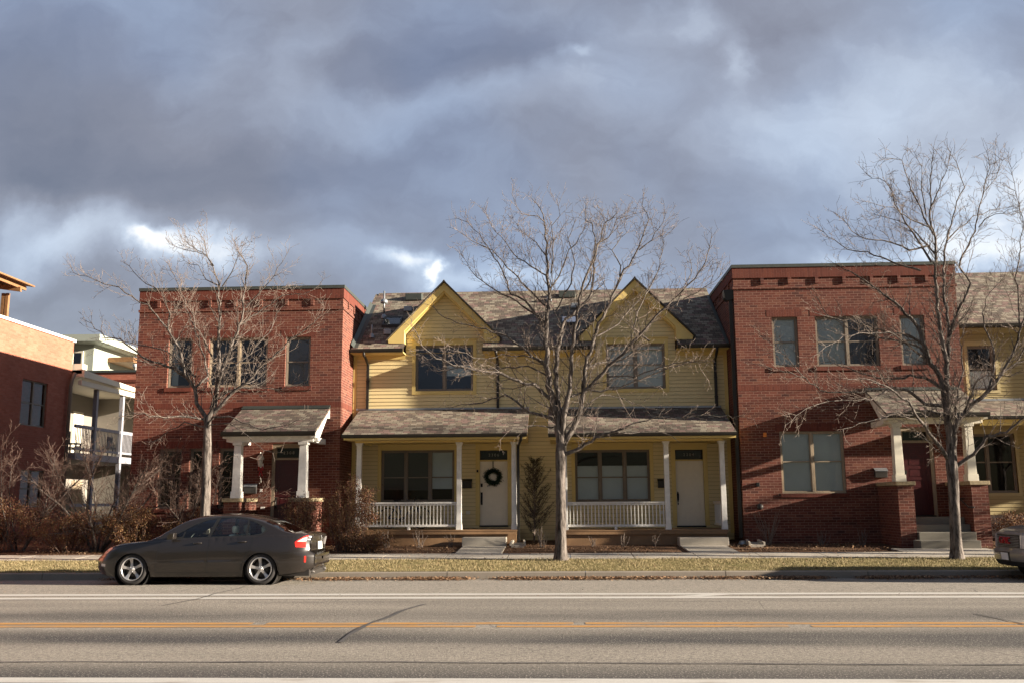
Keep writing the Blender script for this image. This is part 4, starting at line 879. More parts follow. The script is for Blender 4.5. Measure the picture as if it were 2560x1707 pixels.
for (x, y, z, nm, lb, ct) in ((-19.9, 38.4, 3.63, 'patio_chair', 'dark patio chair on the upper white balcony, nearer the brick wall', 'chair'), (-19.9, 42.2, 3.63, 'patio_chair', 'dark patio chair on the upper white balcony, farther from the brick wall', 'chair')):
    t_ = thing(nm, lb, ct, (x, y, z)); O('seat', MB().box(x - .25, x + .25, y - .25, y + .25, z + .40, z + .45), M['black'], t_); O('backrest', MB().box(x - .28, x - .24, y - .25, y + .25, z + .45, z + .95), M['black'], t_)
    for a in (-.22, .22):
        for b in (-.22, .22): O('leg', MB().box(x + a - .02, x + a + .02, y + b - .02, y + b + .02, z, z + .399), M['black'], t_)
def pergola():
    B = thing('timber_pergola', 'orange-brown timber roof shelter on top of the brick building at the left edge', 'pergola', (-22, 35, 8.1))
    for dx, dy in ((0, 0), (.16, .0), (-.05, .3)): O('post', MB().box(-21.55 + dx, -21.43 + dx, 35.3 + dy, 35.42 + dy, 8.0, 9.72), M['timber'], B)
    O('post', MB().box(-25, -24.85, 33.3, 33.45, 8.0, 9.9), M['timber'], B)
    mb = MB()
    for y_ in (33.0, 35.2): mb.add([(-26, y_, 10.5), (-20.75, y_, 9.75), (-20.75, y_ + .1, 9.75), (-26, y_ + .1, 10.5), (-26, y_, 10.72), (-20.75, y_, 9.93), (-20.75, y_ + .1, 9.93), (-26, y_ + .1, 10.72)], [(0, 3, 2, 1), (4, 5, 6, 7), (0, 1, 5, 4), (1, 2, 6, 5), (2, 3, 7, 6), (3, 0, 4, 7)])
    for k in range(9):
        x_ = -20.9 - k * .6; z_ = 9.78 + .143 * (-20.75 - x_); mb.box(x_ - .04, x_ + .04, 32.5, 35.8, z_ + .12, z_ + .28)
    O('rafters', mb, M['timber'], B); O('roof', MB().add([(-26, 32.4, 10.86), (-20.6, 32.4, 10.08), (-20.6, 35.95, 10.08), (-26, 35.95, 10.86), (-26, 32.4, 10.92), (-20.6, 32.4, 10.14), (-20.6, 35.95, 10.14), (-26, 35.95, 10.92)], [(0, 3, 2, 1), (4, 5, 6, 7), (0, 1, 5, 4), (1, 2, 6, 5), (2, 3, 7, 6), (3, 0, 4, 7)]), M['timber'], B)
    O('speaker_box', MB().box(-22.0, -21.75, 34.5, 34.75, 8.75, 9.15), M['black'], B)
pergola()
def grayhouse():
    B = thing('green_grey_building', 'pale green-grey building with jutting flat roof, seen in the gap behind', 'building', (-28, 56, 0)); k = 55 / 45
    X = -27.6
    mb = MB().box(-30, X, 55, 70, 0, 10.99).box(X, -24.6, 61, 70, 0, 10.59); O('wall', mb, M['grayside'], B)
    mb = MB().box(-30.6, X + .9, 53.8, 60, 11.0, 11.4).box(-30.6, -24.2, 60, 71, 10.6, 10.95); O('roof', mb, M['grayside'], B)
    O('soffit', MB().box(X + .02, X + 1.6, 56.8, 60.9, 10.2, 10.5), M['timber'], B)
    for x0, x1, y_, z0, z1 in ((-28.9, -28.2, 54.94, 9.3, 10.6), (-27.0, -26.3, 60.95, 8.6, 10.0)):
        f = MB(); frame_bars(f, x0, x1, z0, z1, y_ - .03, y_ + .05, .1); o = O('window', f, M['cream'], B); O('pane', MB().quad((x0 + .1, y_ + .01, z0 + .1), (x1 - .1, y_ + .01, z0 + .1), (x1 - .1, y_ + .01, z1 - .1), (x0 + .1, y_ + .01, z1 - .1)), M['glass'], o); O('blind', MB().box(x0 + .1, x1 - .1, y_ + .03, y_ + .04, z0 + .1, z1 - .1), M['blinddim'], o)
    sidewindow(B, X + .03, 55.5, 57.0, 9.1, 10.5, 1, M['cream'])
grayhouse()
B = thing('low_brick_building', 'low orange brick parapet with a thin white flue, between the townhouse and the grey building', 'building', (-23.5, 50, 0))
O('wall', MB().box(-26.5, -16, 50, 56, 0, 8.6), M['obrick'], B); O('coping', MB().box(-26.6, -15.9, 49.93, 56, 8.6, 8.72), M['capmetal'], B); O('brick_band', MB().box(-26.5, -16, 49.96, 49.999, 8.05, 8.2), M['soldier'], B)
O('flue', MB().lathe([(.11, 0), (.11, .5), (.17, .52), (.17, .68), (0, .7)], (-23.15, 51, 8.5), 14), M['white'], B)

# ------------------------------------------------------------------ bare street trees
def rv(r): return Vector((r.gauss(0, 1), r.gauss(0, 1), r.gauss(0, 1))).normalized()
class Tree:
    def __init__(s, seed, ylim=0): s.ylim = ylim; s.r = random.Random(seed); s.big = MB(); s.fine = MB(); s.pts = []
    def grow(s, p, d, L, r0, lev, seg, up=.10, kids=True):
        r = s.r; n = max(2, int(L / seg)); pts = [p.copy()]; q = p.copy(); d = d.normalized(); side = d.orthogonal().normalized(); side.rotate(Matrix.Rotation(r.uniform(0, 6.28), 3, d)); out = []
        for i in range(n):
            d = (d + side * ((-1) ** i) * r.uniform(.10, .30) + rv(r) * .10 + Vector((0, 0, up))).normalized()
            q = q + d * seg * r.uniform(.8, 1.2); pts.append(q.copy()); out.append((q.copy(), d.copy(), (i + 1) / n))
        rad = [max(.0033, r0 * (1 - .72 * i / n)) for i in range(n + 1)]
        (s.big if r0 > .012 else s.fine).tube(pts, rad, 5 if r0 > .012 else 3, cap=False)
        if kids and lev < 3:
            for (q, dd, t_) in out[:-1] if lev else out:
                if r.random() < (.92, .80, .62)[lev]:
                    a = dd.cross(rv(r)).normalized(); nd = dd.copy(); nd.rotate(Matrix.Rotation(r.uniform(.5, 1.15), 3, a))
                    l2 = L * r.uniform(.28, .58) * (1.15 - .5 * t_) if lev < 2 else r.uniform(.05, .16)
                    if l2 > .04: s.grow(q, nd, l2, max(.0045, r0 * .5), lev + 1, seg * (.75 if lev < 2 else .6), up * 1.2)
    def limb(s, pl, Yt, r0, r1=.010, dslope=None, dens=1., tl=1.):
        """pl: surveyed points on the limb; the limb also runs towards or away from the street"""
        pl = [(x_, y_ + .5 * max(0, s.ylim - y_)) for x_, y_ in pl]
        r = s.r; m = r.uniform(-.55, .55) if dslope is None else dslope; y0 = Yt
        a0 = at(*pl[0], Yt)
        if s.pts:
            b = min(s.pts, key=lambda q: (q[0] - pl[0][0]) ** 2 + (q[1] - pl[0][1]) ** 2)
            if (b[0] - pl[0][0]) ** 2 + (b[1] - pl[0][1]) ** 2 < 900: y0 = b[2]; r0 = min(r0, b[3] * .85)
        P = []; dist = 0; prev = None
        for (x_, y_) in pl:
            if prev: dist += math.hypot(x_ - prev[0], y_ - prev[1]) / 98.
            prev = (x_, y_); P.append((x_, y_, y0 + m * dist * .8, dist))
        Q = []
        for a, b in zip(P, P[1:]):
            n = max(1, int((b[3] - a[3]) / .16))
            for i in range(n):
                t_ = i / n; Q.append(tuple(a[k] + (b[k] - a[k]) * t_ for k in range(4)))
        Q.append(P[-1]); tot = P[-1][3]; W_ = []; rad = []
        for i, (x_, y_, Y_, dd) in enumerate(Q):
            j = min(1., i / 3) * 3.2; w_ = at(x_ + j * r.uniform(-1, 1), y_ + j * r.uniform(-1, 1), Y_); W_.append(w_)
            rad.append(1.12 * r0 + (r1 - 1.12 * r0) * (dd / tot) ** .75); s.pts.append((x_, y_, Y_, rad[-1]))
        s.big.tube(W_, rad, 8 if r0 > .03 else 6, cap=False)
        for i in range(1, len(W_)):
            t_ = i / len(W_)
            for _ in range(int((1.05 + 1.0 * t_) * dens + r.random())):
                d = (W_[i] - W_[i - 1]).normalized(); ax = d.cross(rv(r)).normalized(); nd = d.copy(); nd.rotate(Matrix.Rotation(r.uniform(.45, 1.05), 3, ax)); nd += Vector((0, 0, .15))
                s.grow(W_[i], nd, r.uniform(.45, 1.25) * tl * (1.1 - .74 * t_), max(.006, rad[i] * .42) if rad[i] < .03 else .013, 0, .15)
        s.grow(W_[-1], W_[-1] - W_[-2], .14 * tl, r1 * .8, 1, .07, .05)
    def finish(s, label, base, trunk, rads, mats=None):
        T = thing('street_tree', label, 'tree', base, 'bare street trees in the grass verge'); mb = MB(); P = [Vector(base) - Vector((0, 0, .15))] + [Vector(q) for q in trunk]
        F = []; 
        for a, b in zip(range(len(P)), range(1, len(P))):
            for i in range(8): F.append((P[a].lerp(P[b], i / 8), rads[a] + (rads[b] - rads[a]) * i / 8))
        F.append((P[-1], rads[-1])); n = 26; vs = []
        for k, (p, r_) in enumerate(F):
            hgt = p.z - base[2]; fl = 1 + .24 * max(0, 1 - hgt / .35) ** 2
            for j in range(n):
                th = 2 * math.pi * j / n; rr = r_ * fl * (1 + .13 * mnoise.noise(Vector((math.cos(th) * 3.2, math.sin(th) * 3.2, p.z * .9 + base[0]))) + .07 * mnoise.noise(Vector((math.cos(th) * 9, math.sin(th) * 9, p.z * 2))))
                vs.append((p.x + rr * math.cos(th), p.y + rr * math.sin(th), p.z))
        mb.add(vs, [(i * n + j, i * n + (j + 1) % n, (i + 1) * n + (j + 1) % n, (i + 1) * n + j) for i in range(len(F) - 1) for j in range(n)], 0, True)
        O('trunk', mb, M['bark'], T)
        off = len(s.big.v); s.big.v += s.fine.v; s.big.f += [[i + off for i in f_] for f_ in s.fine.f]; s.big.mi += [1] * len(s.fine.f); s.big.sm += s.fine.sm
        O('crown', s.big, [M['bark'], M['twig']], T, recalc=False)
        print(label[:20], len(s.big.f))
YT = 23.95
def z5(*a): return [(860 + x / 3.675, 680 + y / 3.675) for x, y in zip(a[::2], a[1::2])]
def zu(*a): return [(1100 + x / 3.095, 400 + y / 3.095) for x, y in zip(a[::2], a[1::2])]
def z7(*a): return [(1340 + x / 3.675, 680 + y / 3.675) for x, y in zip(a[::2], a[1::2])]
T2 = Tree(21, 560)
L = T2.limb; c0 = (1402, 1100)
L([(1401, 1105), (1392, 1040)] + z5(1880, 1050, 1868, 870) + [(1366, 860), (1371, 723), (1367, 660), (1365, 594), (1358, 513), (1352, 481), (1329, 432)], YT, .10, .008, .05)
L([(1403, 1085)] + z5(1975, 1300, 1955, 1100, 1948, 900, 1960, 720) + [(1400, 836), (1415, 800), (1442, 772), (1470, 750), (1481, 710), (1490, 612), (1478, 560), (1465, 545), (1466, 465)], YT, .075, .008, .10)
L([(1406, 1095)] + z5(2030, 1250, 2085, 1050, 2095, 900, 2100, 700) + [(1440, 800), (1452, 730), (1465, 690), (1500, 600), (1515, 560), (1540, 510)], YT, .07, .008, -.2)
L([(1408, 1110), (1420, 1090), (1440, 1061), (1452, 1010), (1459, 979), (1459, 925), (1475, 880), (1485, 852), (1497, 810), (1517, 778), (1549, 691), (1585, 650), (1604, 594), (1623, 545), (1607, 474)], YT, .072, .008, -.12)
L([(1459, 979), (1480, 960), (1510, 930), (1545, 895), (1590, 850), (1640, 790), (1690, 742), (1735, 700), (1765, 655), (1775, 600)], YT, .055, .008, -.35)
L([(1410, 1135), (1450, 1122), (1490, 1092), (1530, 1078), (1560, 1068)], YT, .05, .02, -.3, .5)
L([(1560, 1068), (1600, 1052), (1650, 1042), (1700, 1045), (1770, 1038), (1850, 1040)], YT, .02, .007, -.1, .35, .8)
L([(1530, 1078), (1580, 1085), (1640, 1075), (1690, 1095)], YT, .014, .006, .3, .25, .5)
L([(1395, 1060)] + z5(1900, 1340, 1800, 1310, 1700, 1285, 1600, 1190, 1480, 1120, 1350, 1170, 1200, 1210, 1000, 1230), YT, .045, .008, .4, .8)
L([(1390, 1020)] + z5(1900, 1170, 1750, 1040, 1600, 1000, 1440, 930, 1180, 890, 1000, 850, 850, 785, 720, 660, 620, 500), YT, .05, .007, -.3, .8)
L([(1388, 1065)] + z5(1900, 1430, 1750, 1400, 1600, 1420, 1450, 1500), YT, .018, .006, -.4, .6, .8)
L([(1369, 915)] + z5(1840, 850, 1650, 700, 1500, 585, 1300, 530, 1100, 475, 930, 420, 760, 290), YT, .032, .006, .1, .7)
L([(1372, 940)] + z5(1700, 860, 1500, 880, 1300, 900, 1050, 870, 880, 900, 700, 790), YT, .022, .006, .5, .7)
L([(1368, 905)] + z5(1800, 800, 1650, 770, 1450, 760, 1250, 800, 1000, 700), YT, .02, .006, -.5, .7)
L([(1366, 850)] + zu(770, 1230, 650, 1080, 540, 1040, 500, 900, 420, 750, 340, 620, 220, 490, 140, 400), YT, .036, .006, .2)
L(zu(840, 1150, 700, 1020, 600, 900, 480, 790, 400, 690, 250, 630, 130, 540), YT, .026, .006, -.3)
L(zu(830, 1300, 760, 1200, 640, 1130, 540, 1060, 420, 1010, 330, 940, 230, 860, 190, 760), YT, .03, .006, .45)
L(zu(830, 900, 700, 830, 560, 720, 520, 640, 440, 560, 340, 350), YT, .02, .005, -.1)
L(zu(825, 750, 740, 640, 640, 560, 570, 430), YT, .016, .005, .4)
L(zu(815, 480, 760, 380, 640, 340, 600, 240, 560, 80), YT, .014, .005, -.3)
L(zu(850, 1000, 920, 900, 960, 780, 1000, 700, 1090, 590, 1130, 480), YT, .026, .006, .3)
L(zu(860, 880, 880, 700, 870, 520, 920, 380, 910, 220), YT, .02, .005, -.45)
L(zu(900, 1170, 950, 1080, 1020, 950, 1040, 800, 1000, 620, 1040, 480), YT, .028, .006, -.5)
L(zu(1070, 1140, 1110, 1020, 1160, 930, 1180, 760, 1270, 560, 1300, 420, 1210, 260), YT, .026, .005, .5)
L(zu(1200, 660, 1300, 600, 1370, 440, 1500, 350), YT, .016, .005, .1)
L(zu(1390, 900, 1400, 820, 1330, 700, 1440, 560, 1430, 430), YT, .018, .005, .4)
L(zu(1540, 700, 1640, 620, 1720, 480, 1740, 340), YT, .015, .005, -.3)
L(zu(1620, 1400, 1500, 1300, 1520, 1180, 1620, 1000, 1700, 830, 1740, 600, 1800, 540), YT, .022, .006, .35)
L(zu(1830, 1130, 1880, 1000, 1940, 870, 1930, 740), YT, .016, .005, .2)
L(zu(1880, 1080, 2000, 1020, 2080, 960, 2160, 900), YT, .012, .005, -.2)
L(z7(440, 900, 560, 840, 640, 815, 800, 800, 900, 740, 1100, 700), YT, .026, .006, .5)
L(z7(650, 960, 900, 960, 1000, 930, 1150, 870, 1350, 830, 1560, 820), YT, .02, .006, -.5, .8)
L(z7(440, 1080, 600, 1090, 800, 1060, 1000, 960, 1150, 900, 1300, 850, 1550, 800), YT, .026, .006, -.1, .8)
L(z7(440, 1260, 520, 1180, 600, 1130, 750, 1140, 880, 1190, 1000, 1230, 1130, 1260), YT, .018, .006, .5, .8)
L(z7(330, 1140, 400, 1110, 440, 1090), YT, .03, .02, .3, .3)
L(z7(560, 590, 700, 520, 850, 360, 1000, 190, 1100, 40), YT, .02, .006, .4)
T2.finish('bare street tree in front of the yellow duplex, the middle one of the three', tuple(at(1402, 1397, YT)), [at(1402, 1300, YT), at(1401, 1200, YT), at(1401, 1130, YT), at(1404, 1085, YT)], [.150, .126, .12, .122, .10])
def z3(*a): return [(300 + x / 3.675, 680 + y / 3.675) for x, y in zip(a[::2], a[1::2])]
def z9(*a): return [(440 + x / 5.6, 540 + y / 5.6) for x, y in zip(a[::2], a[1::2])]
T1 = Tree(8, 660); L = T1.limb
L([(517, 1080)] + z3(830, 1320, 870, 1200, 900, 1050, 915, 850, 910, 600, 915, 350) + z9(590, 950, 530, 700, 450, 450, 400, 150, 380, 0), YT, .075, .007, .05)
L([(515, 1075)] + z3(790, 1330, 700, 1200, 690, 1080, 600, 950, 430, 860, 200, 780, 0, 620) + [(262, 842), (215, 800)], YT, .06, .007, .15)
L(z3(700, 1090, 610, 930, 560, 760, 500, 640, 440, 520, 370, 440, 250, 310, 0, 150) + [(245, 706), (185, 682)], YT, .045, .006, -.15)
L(z3(440, 520, 460, 380, 420, 250, 370, 180, 180, 60) + [(310, 650)], YT, .03, .006, .4)
L(z3(840, 1260, 920, 1000, 930, 900, 1000, 740, 1080, 560, 1130, 420, 1140, 200) + z9(970, 900, 1000, 700, 960, 550, 860, 330), YT, .055, .006, -.1)
L(z3(860, 1290, 1000, 1150, 1180, 1000, 1300, 850, 1450, 740, 1600, 600, 1780, 480, 1880, 320), YT, .045, .006, -.25)
L(z3(1000, 740, 1080, 650) + z9(900, 1530, 1150, 1360, 1500, 1130, 1800, 1090, 1980, 990), YT, .028, .006, .35)
L(z9(980, 1290, 1200, 1030, 1380, 850, 1430, 720, 1500, 610, 1555, 390), YT, .024, .005, -.35)
L(z9(970, 900, 1000, 700, 930, 480, 880, 300), YT, .02, .005, .5)
L(z9(650, 990, 720, 880, 830, 700, 880, 480, 860, 240, 890, 170), YT, .02, .005, -.4)
L(z9(600, 980, 430, 900, 390, 850, 300, 700, 120, 590), YT, .018, .005, .3)
L(z9(530, 700, 440, 500, 370, 400, 100, 260, 20, 180), YT, .018, .005, -.2)
L(z9(440, 460, 280, 250, 180, 180, 110, 20), YT, .014, .005, .3)
L(z3(690, 1060, 800, 960, 780, 780, 700, 560, 640, 380, 560, 200) + [(420, 660)], YT, .03, .006, .5)
L(z3(860, 1180, 1060, 1070, 1250, 1060, 1440, 1080, 1640, 1040), YT, .028, .006, .4, .8)
L(z3(800, 1350, 600, 1330, 400, 1340, 100, 1285) + [(300, 1043)], YT, .032, .006, -.35, .8)
L([(515, 1068)] + z3(600, 1380, 450, 1450, 300, 1560), YT, .022, .006, .3, .8)
L(z3(860, 1330, 1000, 1330, 1120, 1370, 1300, 1440, 1500, 1400, 1720, 1330), YT, .022, .005, -.5, .3, .6)
L([(517, 1062), (570, 1055), (620, 1085), (660, 1125), (700, 1130)], YT, .014, .005, -.6, .2, .5)
L(z3(690, 960, 560, 840, 430, 740, 250, 680, 60, 640) + [(250, 850)], YT, .024, .006, .55)
L(z3(930, 900, 1060, 860, 1200, 740, 1360, 560, 1480, 330), YT, .022, .006, .2)
L(z3(860, 800, 760, 600, 700, 500, 640, 350, 560, 260), YT, .024, .006, -.5)
T1.finish('bare street tree behind the parked brown car, leftmost of the three', tuple(at(510, 1397, YT)), [at(512, 1290, YT), at(516, 1180, YT), at(518, 1110, YT), at(519, 1060, YT)], [.138, .118, .11, .106, .085])
def r1(*a): return [(1780 + x / 3.015, 640 + y / 3.015) for x, y in zip(a[::2], a[1::2])]
def zq(*a): return [(1980 + x / 3.73, 280 + y / 3.73) for x, y in zip(a[::2], a[1::2])]
T3 = Tree(33, 420); L = T3.limb
L([(2378, 1140)] + r1(1770, 1200, 1735, 950, 1650, 800, 1590, 650, 1570, 550, 1500, 470, 1390, 360, 1250, 260, 1100, 150, 900, 60), YT, .10, .007, .1)
L([(2378, 1120)] + r1(1775, 1150, 1770, 850, 1730, 600, 1700, 400, 1680, 150) + zq(1340, 1200, 1290, 1000, 1290, 700, 1310, 450, 1325, 250), YT, .085, .007, -.1)
L(r1(1770, 900, 1785, 650, 1770, 450, 1750, 250) + zq(1420, 1300, 1480, 1050, 1530, 850, 1600, 700, 1560, 550, 1530, 430, 1500, 290), YT, .05, .006, .25)
L([(2382, 1125)] + r1(1830, 1270, 1900, 1180, 2080, 1020, 2200, 870, 2280, 700, 2352, 500, 2400, 300), YT, .075, .012, -.15)
L(r1(1790, 620, 1830, 480, 1900, 330, 1960, 200) + zq(1550, 1440, 1700, 1130, 1780, 760, 1840, 500, 1840, 300), YT, .04, .006, -.3)
L(zq(1780, 760, 1900, 620, 1950, 400, 1890, 290), YT, .018, .005, .2)
L(zq(1300, 1400, 1100, 1080, 990, 930, 930, 760, 880, 640, 700, 600), YT, .03, .006, .3)
L(zq(1320, 1150, 1170, 850, 1110, 720, 1060, 560, 1030, 400, 880, 340), YT, .028, .006, -.35)
L(zq(1250, 960, 1200, 740, 1210, 500, 1140, 250), YT, .02, .005, .45)
L(zq(1290, 900, 1380, 700, 1440, 520, 1480, 260), YT, .018, .005, -.45)
L(zq(1280, 1250, 1100, 1290, 980, 1230, 700, 1190, 560, 1110, 440, 970), YT, .028, .006, -.2)
L(zq(1200, 1480, 950, 1400, 700, 1310, 520, 1290, 400, 1200, 240, 1100), YT, .026, .006, .35)
L(zq(1300, 1080, 1100, 1010, 950, 900, 800, 860, 720, 840), YT, .02, .005, -.6)
L(zq(1340, 1330, 1180, 1150, 1060, 1050, 900, 1000, 780, 960), YT, .024, .006, .55)
L(zq(1440, 1200, 1560, 1080, 1700, 980, 1850, 920, 2010, 900), YT, .022, .006, .5)
L(zq(1740, 1080, 1800, 1000, 1900, 960, 2020, 920), YT, .014, .005, -.5)
L(r1(1590, 660, 1480, 600, 1260, 560, 1060, 500, 900, 470, 770, 430), YT, .034, .006, -.3)
L(r1(1650, 800, 1560, 680, 1420, 640, 1250, 610, 1020, 540, 860, 450, 800, 330), YT, .034, .006, .3)
L(r1(1600, 770, 1440, 640, 1330, 570, 1000, 600, 860, 680, 760, 760), YT, .024, .006, -.6)
L(r1(1740, 1000, 1640, 930, 1500, 900, 1360, 930, 1200, 900, 1000, 830, 840, 790), YT, .04, .006, .4)
L(r1(1760, 1130, 1600, 1110, 1480, 1010, 1340, 990, 1120, 1030, 1000, 1030, 820, 1010, 700, 920, 560, 870, 400, 820), YT, .045, .006, -.1)
L(r1(1760, 1210, 1640, 1170, 1480, 1165, 1350, 1200, 1200, 1230, 1060, 1280, 980, 1300), YT, .034, .006, -.45, .5)
L(r1(700, 920, 620, 830, 480, 680, 380, 600), YT, .012, .005, .2)
L(r1(1340, 1000, 1200, 1080, 940, 1080, 720, 1140, 560, 1270), YT, .02, .005, -.6)
L([(2372, 1150), (2345, 1110), (2301, 1049), (2270, 1005), (2224, 972), (2180, 950), (2120, 945)], YT, .05, .008, -.5, .7)
L([(2390, 1165), (2432, 1133), (2467, 1092), (2513, 1079), (2554, 1049), (2620, 1020)], YT, .05, .012, -.4, .7)
L(r1(2080, 1020, 2130, 860, 2120, 700, 2040, 480, 2060, 330, 2200, 150), YT, .03, .006, .3)
L(r1(2200, 870, 2290, 800, 2380, 780, 2500, 700), YT, .024, .006, .2)
L(r1(1900, 1180, 2000, 950, 2050, 900, 2250, 900, 2340, 850), YT, .026, .006, -.5)
L(r1(1840, 1260, 1850, 1000, 1900, 860, 1870, 640, 1950, 420), YT, .03, .006, .5)
L([(2550, 820), (2540, 700), (2558, 560), (2535, 460), (2523, 390)], YT, .02, .005, .1)
L([(2545, 900), (2600, 800), (2620, 700), (2600, 560)], YT, .03, .006, -.1)
T3.finish('tall bare street tree in front of the raised brick porch, rightmost of the three', tuple(at(2392, 1392, YT)), [at(2389, 1320, YT), at(2384, 1230, YT), at(2379, 1160, YT), at(2378, 1110, YT)], [.142, .122, .12, .135, .11])

def dup(root, loc, rz, label):
    q = copy_tree(root); q.location = loc; q.rotation_euler = (0, 0, rz); q['label'] = label; return q
T3o = [o for o in col.objects if o.get('label', '').startswith('tall bare street tree')][0]
dup(T3o, (16.9, YT, gz(YT)), R(140), 'fourth bare street tree, added just beyond the right edge for its shade')  # copy added past the right edge to shade the right-hand fronts
dup(T3o, (24.5, YT + .1, gz(YT)), R(250), 'fifth bare street tree, unseen, added further along beyond the right edge for its shade')  # another out-of-view copy, added for the shade it casts

# ------------------------------------------------------------------ shrubs
def leafbush(label, name, cat, c, rx, ry, h, nl, m_, seed, size=.045, nst=40, lean=0., group=None):
    r = random.Random(seed); T = thing(name, label, cat, (c[0], c[1], gz(c[1])), group); st = MB(); lf = MB(); z0 = gz(c[1]); ends = []; nl = int(nl * 2.3); size *= 1.1
    for k in range(nst):
        a = r.uniform(0, 6.28); rr = math.sqrt(r.random()); b = Vector((c[0] + math.cos(a) * rr * rx * .35, c[1] + math.sin(a) * rr * ry * .35, z0 - .05)); hh = h * r.uniform(.55, 1.05) * (1 - .30 * rr * rr)
        e = Vector((c[0] + math.cos(a) * rr * rx + lean * hh, c[1] + math.sin(a) * rr * ry, z0 + hh)); m1 = b.lerp(e, .5) + Vector((r.gauss(0, .06), r.gauss(0, .06), .06)); pts = [b, m1, e]; st.tube(pts, [.012, .007, .003], 4, cap=False); ends.append(pts)
        for j in range(5):
            t_ = r.uniform(.3, .95); p = m1.lerp(e, t_) if t_ > .5 else b.lerp(m1, t_ + .3); q = p + Vector((r.gauss(0, 1), r.gauss(0, 1), r.uniform(.0, 1.2))).normalized() * r.uniform(.12, .35); st.tube([p, q], [.005, .002], 3, cap=False); ends.append([p, p.lerp(q, .5), q])
    for k in range(nl):
        P_ = r.choice(ends); t_ = r.random(); p = (P_[0].lerp(P_[1], t_ * 2) if t_ < .4 else P_[1].lerp(P_[2], (t_ - .4) / .6)) + Vector((r.gauss(0, .055), r.gauss(0, .055), r.gauss(0, .055)))
        if p.z < z0: p.z = z0 + .03
        d = rv(r) * size * r.uniform(.5, 1.2); e = d.cross(rv(r)).normalized() * d.length * .32
        lf.add([p, p + d * .5 + e, p + d, p + d * .5 - e], [(0, 1, 2, 3)])
    O('stems', st, M['redtwig'], T, recalc=False); O('leaves', lf, m_, T, recalc=False); return T
g_ = 'brown-leaved shrubs along the left-hand fronts'
leafbush('sprawling brown-leaved shrub, leftmost, at the frame edge', 'leafy_shrub', 'shrub', (-16.2, 27.2), 1.4, .9, 1.65, 4200, M['rustleaf'], 1, group=g_)
leafbush('dark brown shrub around the foot of the twiggy grey-stemmed shrub', 'leafy_shrub', 'shrub', (-13.9, 27.0), 1.25, .8, 1.15, 3600, M['rustleaf'], 2, group=g_)
leafbush('golden-brown leaved shrub just ahead of the parked car bonnet', 'leafy_shrub', 'shrub', (-11.9, 26.9), 1.15, .75, 1.3, 4200, M['dryleaf'], 3, group=g_)
leafbush('brown shrub behind the car windscreen, left of the lantern porch', 'leafy_shrub', 'shrub', (-10.2, 27.1), .85, .65, 1.1, 2600, M['dryleaf'], 4, group=g_)
leafbush('low russet shrub in front of the lantern porch right-hand pier', 'leafy_shrub', 'shrub', (-7.15, 27.0), .62, .6, 1.65, 2300, M['rustleaf'], 5, group=g_)
leafbush('big russet shrub between the brown car and the left-hand white railing', 'leafy_shrub', 'shrub', (-5.95, 27.0), .88, .75, 2.05, 5200, M['rustleaf'], 6, nst=60, lean=.10, group=g_)
leafbush('round brown shrub beside the right-hand brick porch, behind the grey vehicle', 'leafy_shrub', 'shrub', (12.75, 27.7), .65, .55, .95, 1700, M['dryleaf'], 7, group='brown-leaved shrubs along the right-hand fronts')
leafbush('ground-hugging dry shrub right of the big russet one', 'leafy_shrub', 'shrub', (-5.2, 26.6), .75, .5, .42, 1300, M['dryleaf'], 8, group=g_)
# sparse evergreen against the wall between the porches
T = thing('sparse_evergreen', 'sparse upright evergreen against the yellow wall between the porches', 'shrub', (-.72, 29.75, gz(29.75))); r = random.Random(4); st = MB(); lf = MB(); z0 = gz(29.75)
st.tube([(-.72, 29.75, z0 - .1), (-.7, 29.75, 1.4), (-.72, 29.75, 2.85)], [.03, .018, .004], 6)
for k in range(150):
    t_ = r.uniform(.03, .98); z_ = z0 + .1 + t_ * 2.4; wd = (.82 * (1 - t_) ** .6 + .06) * r.uniform(.5, 1.1) * (1 if t_ > .15 else .7); a = r.uniform(0, 6.28); p = Vector((-.71, 29.75, z_)); e = p + Vector((math.cos(a) * wd, math.sin(a) * wd * .7, wd * r.uniform(.7, 1.25))); m1 = p.lerp(e, .5) - Vector((0, 0, .05)); st.tube([p, m1, e], [.009, .006, .003], 3, cap=False)
    for j in range(26):
        u_ = r.uniform(.15, 1); q = p.lerp(m1, u_ * 2) if u_ < .5 else m1.lerp(e, u_ * 2 - 1); d = ((e - p).normalized() * .5 + rv(r) * .75).normalized() * r.uniform(.05, .12); w_ = d.cross(rv(r)).normalized() * .008
        lf.add([q - w_, q + d, q + w_], [(0, 1, 2)])
O('branches', st, M['twig'], T, recalc=False); O('sprays', lf, M['everg'], T, recalc=False)
